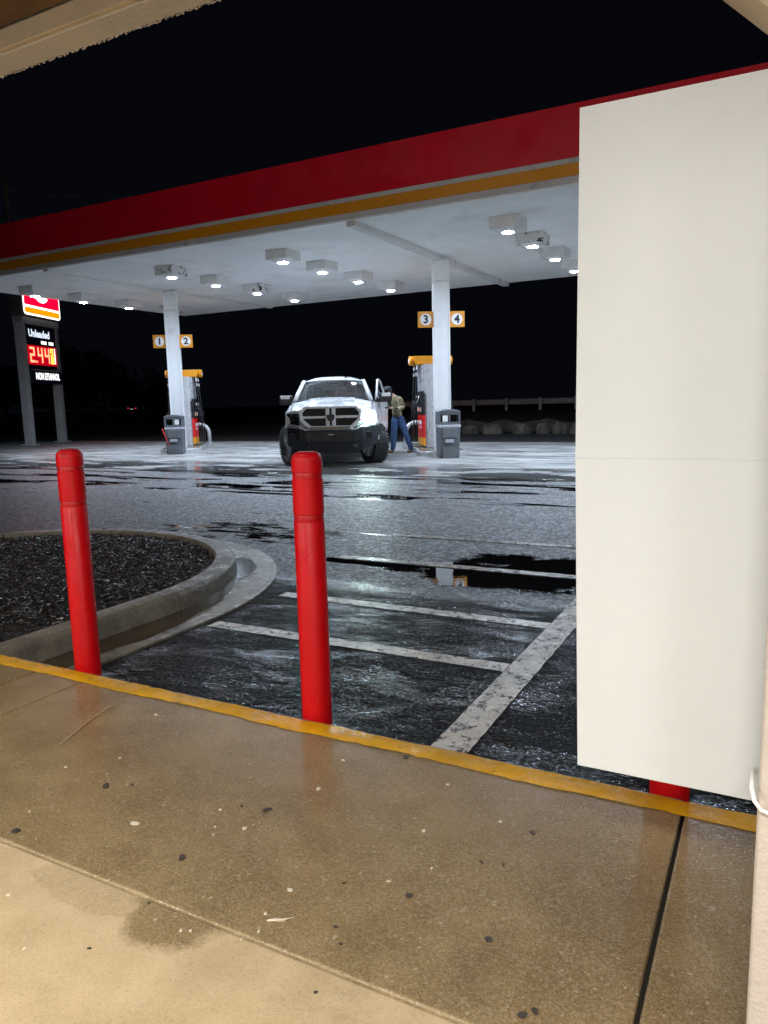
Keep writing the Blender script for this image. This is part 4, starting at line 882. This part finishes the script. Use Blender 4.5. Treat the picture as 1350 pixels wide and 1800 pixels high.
# wheels
def wheel():
    w=empty('wheel',(0,0,0)); tw=.16; ro=.43
    m=MB(); m.lathe([(.27,-tw+.02),(.30,-tw),(.37,-tw-.008),(.405,-tw+.012),(.42,-tw+.05),(.422,0),(.42,tw-.05),(.405,tw-.012),(.37,tw+.008),(.30,tw),(.27,tw-.02)],48,T(0,0,0,0,R(90),0)); ty=m.build('tyre',MAT['tyre'],w,smooth='auto')
    m=MB()
    for k in range(36):
        a=2*math.pi*k/36
        for (x0,x1,off) in ((-tw-.004,-.085,0),(-.075,-.01,.5),(.01,.075,0),(.085,tw+.004,.5)):
            b=a+off*2*math.pi/36
            m.box(x0,x1,-.024,.024,.412,.436,Matrix.Rotation(b,4,'X'))
    m.build('tread',MAT['tyre'],w)
    m=MB(); m.lathe([(.272,-tw+.01),(.285,-tw+.0),(.27,-tw+.015),(.25,-tw+.05),(.245,tw-.05),(.285,tw)],40,T(0,0,0,0,R(90),0)); rm=m.build('rim',MAT['rim'],w,smooth='auto')
    for k in range(8):
        m=MB(); m.add([(-tw+.05,-.04,.05),(-tw+.05,.04,.05),(-tw+.03,.022,.262),(-tw+.03,-.022,.262),(-tw+.10,-.04,.05),(-tw+.10,.04,.05),(-tw+.08,.022,.262),(-tw+.08,-.022,.262)],[(0,1,2,3),(4,7,6,5),(0,4,5,1),(1,5,6,2),(2,6,7,3),(3,7,4,0)],Matrix.Rotation(2*math.pi*k/8,4,'X')); m.build('spoke',MAT['rim'],rm,bevel=.006)
    m=MB(); m.cyl((-tw+.03,0,0),(-tw+.12,0,0),.075,n=20); 
    m.build('hub',MAT['rim'],rm,bevel=.01)
    for k in range(6):
        m=MB(); a=2*math.pi*k/6; m.cyl((-tw+.022,.055*math.cos(a),.055*math.sin(a)),(-tw+.04,.055*math.cos(a),.055*math.sin(a)),.011,n=6); m.build('wheel_nut',MAT['chrome'],rm)
    return w
w0=wheel(); w0.parent=TK
ws_=[w0]+[copy_tree(w0,TK) for _ in range(3)]
for w,(x,y,rz) in zip(ws_,[(-.90,0,R(26)),(.90,0,R(180+26)),(-.90,4.0,0),(.90,4.0,R(180))]):
    w.location=(x,y,.43); w.rotation_euler=(0,0,rz)
# mirrors, closed side
def mirror(parent,s,M):
    mm2=MB(); mm2.tube([(0,0,-.05),(s*.12,.0,-.045),(s*.2,0,-.045)],[.05,.045,.04],8,M); mo=mm2.build('mirror_arm',MAT['black'],parent,smooth=True)
    q=MB(); q.box(min(s*.06,s*.36),max(s*.06,s*.36),-.08,.08,-.10,.10,M); 
    q.build('mirror_shell',MAT['black'],mo,bevel=.035,seg=3)
    q=MB(); q.box(min(s*.12,s*.33),max(s*.12,s*.33),-.088,-.078,.02,.10,M); q.build('mirror_cap',MAT['chrome'],mo,bevel=.012)
mirror(TK,-1,T(-.88,.86,1.43))
# driver door, swung open on its front hinge
DR=empty('driver_door',(.965,.80,0),R(-16)); DR.parent=TK
m=MB(); m.prism([(0,.66),(0,1.36),(1.08,1.36),(1.10,1.0),(1.06,.72),(.98,.64),(.1,.64)],-.045,.03,'yz'); m.build('door_skin',MAT['paint'],DR,bevel=.02,seg=3)
m=MB(); m.tube([(-.02,.14,1.36),(-.07,.45,1.60),(-.13,.74,1.83),(-.14,.86,1.87),(-.13,.98,1.83),(-.06,1.06,1.55),(-.02,1.07,1.36)],.028,8); m.build('window_frame',MAT['paint'],DR,smooth=True)
m=MB(); m.add([(-.02,.17,1.37),(-.02,1.04,1.37),(-.12,.97,1.8),(-.12,.78,1.82)],[(0,1,2,3)]); m.build('window_glass',MAT['glass'],DR,fix=False)
m=MB(); m.box(.03,.065,.82,1.0,1.17,1.21); m.build('handle',MAT['black'],DR,bevel=.01)
m=MB(); m.box(-.075,-.046,.05,1.04,.68,1.34); m.build('inner_trim',MAT['blackm'],DR,bevel=.01)
m=MB(); m.box(-.01,.04,.0,1.05,1.33,1.375); m.build('belt_strip',MAT['black'],DR,bevel=.006)
mirror(DR,1,T(.0,.14,1.44,0,0,R(16)))

# ------------------------------------------------------------------ person (local: x image-right, y away from the viewer)
PE=tag(empty('person',(-8.67,17.32,.012),R(26.5)),'person in camouflage jacket, dark cap and jeans standing at the open pickup door','person')
def skin(name, chains, mat, parent, voxel=.011, sub=2, smooth_it=6):
    objs=[]
    for nodes in chains:
        me=bpy.data.meshes.new(name); me.from_pydata([p[:3] for p in nodes],[(i,i+1) for i in range(len(nodes)-1)],[])
        o=bpy.data.objects.new(name,me); COL.objects.link(o)
        md=o.modifiers.new('k','SKIN'); md.use_smooth_shade=True
        sv=me.skin_vertices[0].data
        for i,p in enumerate(nodes):
            sv[i].radius=(p[3],p[4] if len(p)>4 else p[3]); sv[i].use_root=(i==0)
        ss=o.modifiers.new('s','SUBSURF'); ss.levels=sub; ss.render_levels=sub
        objs.append(o)
    bpy.context.view_layer.update(); dg=bpy.context.evaluated_depsgraph_get()
    bm=bmesh.new()
    for o in objs:
        t=bpy.data.meshes.new_from_object(o.evaluated_get(dg)); bm.from_mesh(t); bpy.data.meshes.remove(t)
    for o in objs: bpy.data.objects.remove(o)
    me=bpy.data.meshes.new(name); bm.to_mesh(me); bm.free()
    o=bpy.data.objects.new(name,me); COL.objects.link(o)
    rm=o.modifiers.new('r','REMESH'); rm.mode='VOXEL'; rm.voxel_size=voxel; rm.use_smooth_shade=True
    sm_=o.modifiers.new('m','SMOOTH'); sm_.factor=.5; sm_.iterations=smooth_it
    me.materials.append(mat); o.parent=parent
    bpy.context.view_layer.update(); dg=bpy.context.evaluated_depsgraph_get()
    t=bpy.data.meshes.new_from_object(o.evaluated_get(dg)); t.materials.clear(); t.materials.append(mat); o.modifiers.clear(); o.data=t
    t.polygons.foreach_set('use_smooth',[True]*len(t.polygons)); return o
def m_camo():
    n=NT('camouflage_cloth'); o=n.obj(); a=n.noise(o,9,4,.6,.8); b=n.noise(n.addv(o,(3,1,7)),13,4,.65,.9)
    c=n.mix(n.ramp(a,.47,.5),(.36,.30,.18),(.15,.145,.07)); c=n.mix(n.ramp(b,.56,.585),c,(.02,.02,.014)); c=n.mix(n.ramp(n.noise(n.addv(o,(9,4,2)),16,3,.6,.6),.6,.62),c,(.62,.56,.42))
    return n.out(color=c,rough=.9,normal=n.bump(n.noise(o,14,3,.6),.03))
MAT['camo']=m_camo(); MAT['jeans']=PM('blue_jeans',(.045,.095,.22),.85,var=.35,vs=9,bump=.02,bs=14); MAT['skin']=PM('skin',(.52,.31,.23),.55,var=.08,vs=12)
MAT['boot']=PM('brown_boots',(.14,.085,.05),.7,var=.25,vs=9); MAT['cap']=PM('dark_cap',(.03,.032,.036),.8,var=.2,vs=10); MAT['hair']=PM('dark_hair',(.03,.02,.014),.7,var=.3,vs=30)
HIP=(-.09,.0,.90); NECK=(-.20,-.02,1.47); HEAD=Vector((-.335,-.05,1.585)); RH=Vector((-.30,-.22,1.17)); LH=Vector((-.52,.05,1.12))
legL=[(-.16,.02,.88,.085),(-.20,-.01,.48,.062),(-.235,.03,.10,.045),(-.24,.02,.05,.045)]
legR=[(-.01,.0,.88,.085),(.11,-.02,.50,.062),(.245,.04,.10,.045),(.25,.03,.05,.045)]
torso=[(*HIP,.15,.11),(-.11,.0,1.08,.15,.11),(-.13,-.01,1.28,.17,.115),(-.17,-.01,1.43,.13,.09),(-.21,-.02,1.49,.055),(-.25,-.035,1.54,.055)]
armR=[(-.01,-.02,1.40,.055),(.06,-.06,1.18,.046),(-.08,-.19,1.13,.038),(-.22,-.22,1.165,.030),tuple(RH)+(.036,.02)]
armL=[(-.30,.0,1.41,.055),(-.36,.10,1.20,.045),(-.42,.07,1.13,.038),tuple(LH)+(.034,.02)]
hd=[(HEAD.x+.04,HEAD.y+.01,HEAD.z-.06,.06,.07),(HEAD.x+.015,HEAD.y,HEAD.z+.0,.082,.10),(HEAD.x,HEAD.y,HEAD.z+.06,.078,.095),(HEAD.x+.0,HEAD.y,HEAD.z+.10,.045,.06)]
face=[[(HEAD.x-.05,HEAD.y-.03,HEAD.z-.035,.03),(HEAD.x-.085,HEAD.y-.045,HEAD.z-.09,.028)],[(HEAD.x-.08,HEAD.y-.045,HEAD.z+.01,.012),(HEAD.x-.112,HEAD.y-.06,HEAD.z-.025,.013)],[(HEAD.x+.02,HEAD.y-.085,HEAD.z+.02,.012),(HEAD.x+.03,HEAD.y-.095,HEAD.z-.02,.014)]]
def fingers(h,dr,up,thumb):
    C=[]; dr=Vector(dr).normalized(); up=Vector(up).normalized(); nrm=dr.cross(up)
    for k,l in enumerate((.075,.085,.08,.062)):
        b=h+up*(.028-.019*k)+dr*.02; C.append([(*b,.0095),(*(b+dr*l*.5+nrm*.006),.009),(*(b+dr*l*.8+nrm*.028),.008),(*(b+dr*l*.85+nrm*.045),.007)])
    b=h+up*.02-dr*.02; C.append([(*b,.011),(*(b+up*.03+dr*.025),.010),(*(b+up*.038+dr*.055),.008)]); return C
body=skin('body',[torso,legL,legR,armR,armL,hd]+face+fingers(RH,(-1,-.1,-.12),(.1,.1,1),1)+fingers(LH,(-1,.1,-.2),(0,.2,1),1),MAT['skin'],PE,.0075,2,3)
def fat(ch,k,a=0,b=None): return [tuple(p[:3])+tuple(q+k for q in p[3:]) for p in ch[a:b]]
skin('jacket',[fat(torso,.028,0,4)+[(-.20,-.02,1.475,.082)],[(-.08,0,.93,.185,.145),(-.10,0,1.05,.18,.14)],[(-.15,-.01,1.42,.09)]+fat(armR,.024,0,4),[(-.2,-.01,1.42,.09)]+fat(armL,.024,0,3)],MAT['camo'],PE,.011,2,4)
skin('jeans',[[(-.09,0,1.0,.15,.12),(-.09,0,.9,.16,.125)],[(-.12,0,.93,.1)]+fat(legL,.026,0,3)+[(-.238,.03,.07,.07)],[(-.05,0,.93,.1)]+fat(legR,.026,0,3)+[(.25,.04,.07,.07)]],MAT['jeans'],PE,.011,2,4)
for (fx,fy) in ((-.24,.02),(.25,.03)):
    skin('boot',[[(fx,fy+.03,.12,.062),(fx,fy+.04,.05,.055),(fx-.07,fy-.10,.035,.05,.036),(fx-.10,fy-.17,.032,.04,.03)]],MAT['boot'],PE,.009,2,3)
m=MB(); m.lathe([(.108,.0),(.112,.03),(.10,.075),(.06,.105),(.005,.112)],24,T(HEAD.x+.0,HEAD.y,HEAD.z+.03,0,R(-12),0)); cp_=m.build('cap',MAT['cap'],PE,smooth=True)
m=MB(); m.prism([(-.09,-.085),(-.17,-.07),(-.20,0),(-.17,.07),(-.09,.085)],-.004,.004,'xy',T(HEAD.x,HEAD.y-.02,HEAD.z+.03,0,R(-22),R(20))); m.build('cap_brim',MAT['cap'],cp_,bevel=.003)
m=MB(); m.lathe([(.085,-.07),(.100,-.03),(.106,.03),(.1,.05)],20,T(HEAD.x+.012,HEAD.y+.012,HEAD.z,0,0,0)); m.build('hair',MAT['hair'],PE,smooth=True)
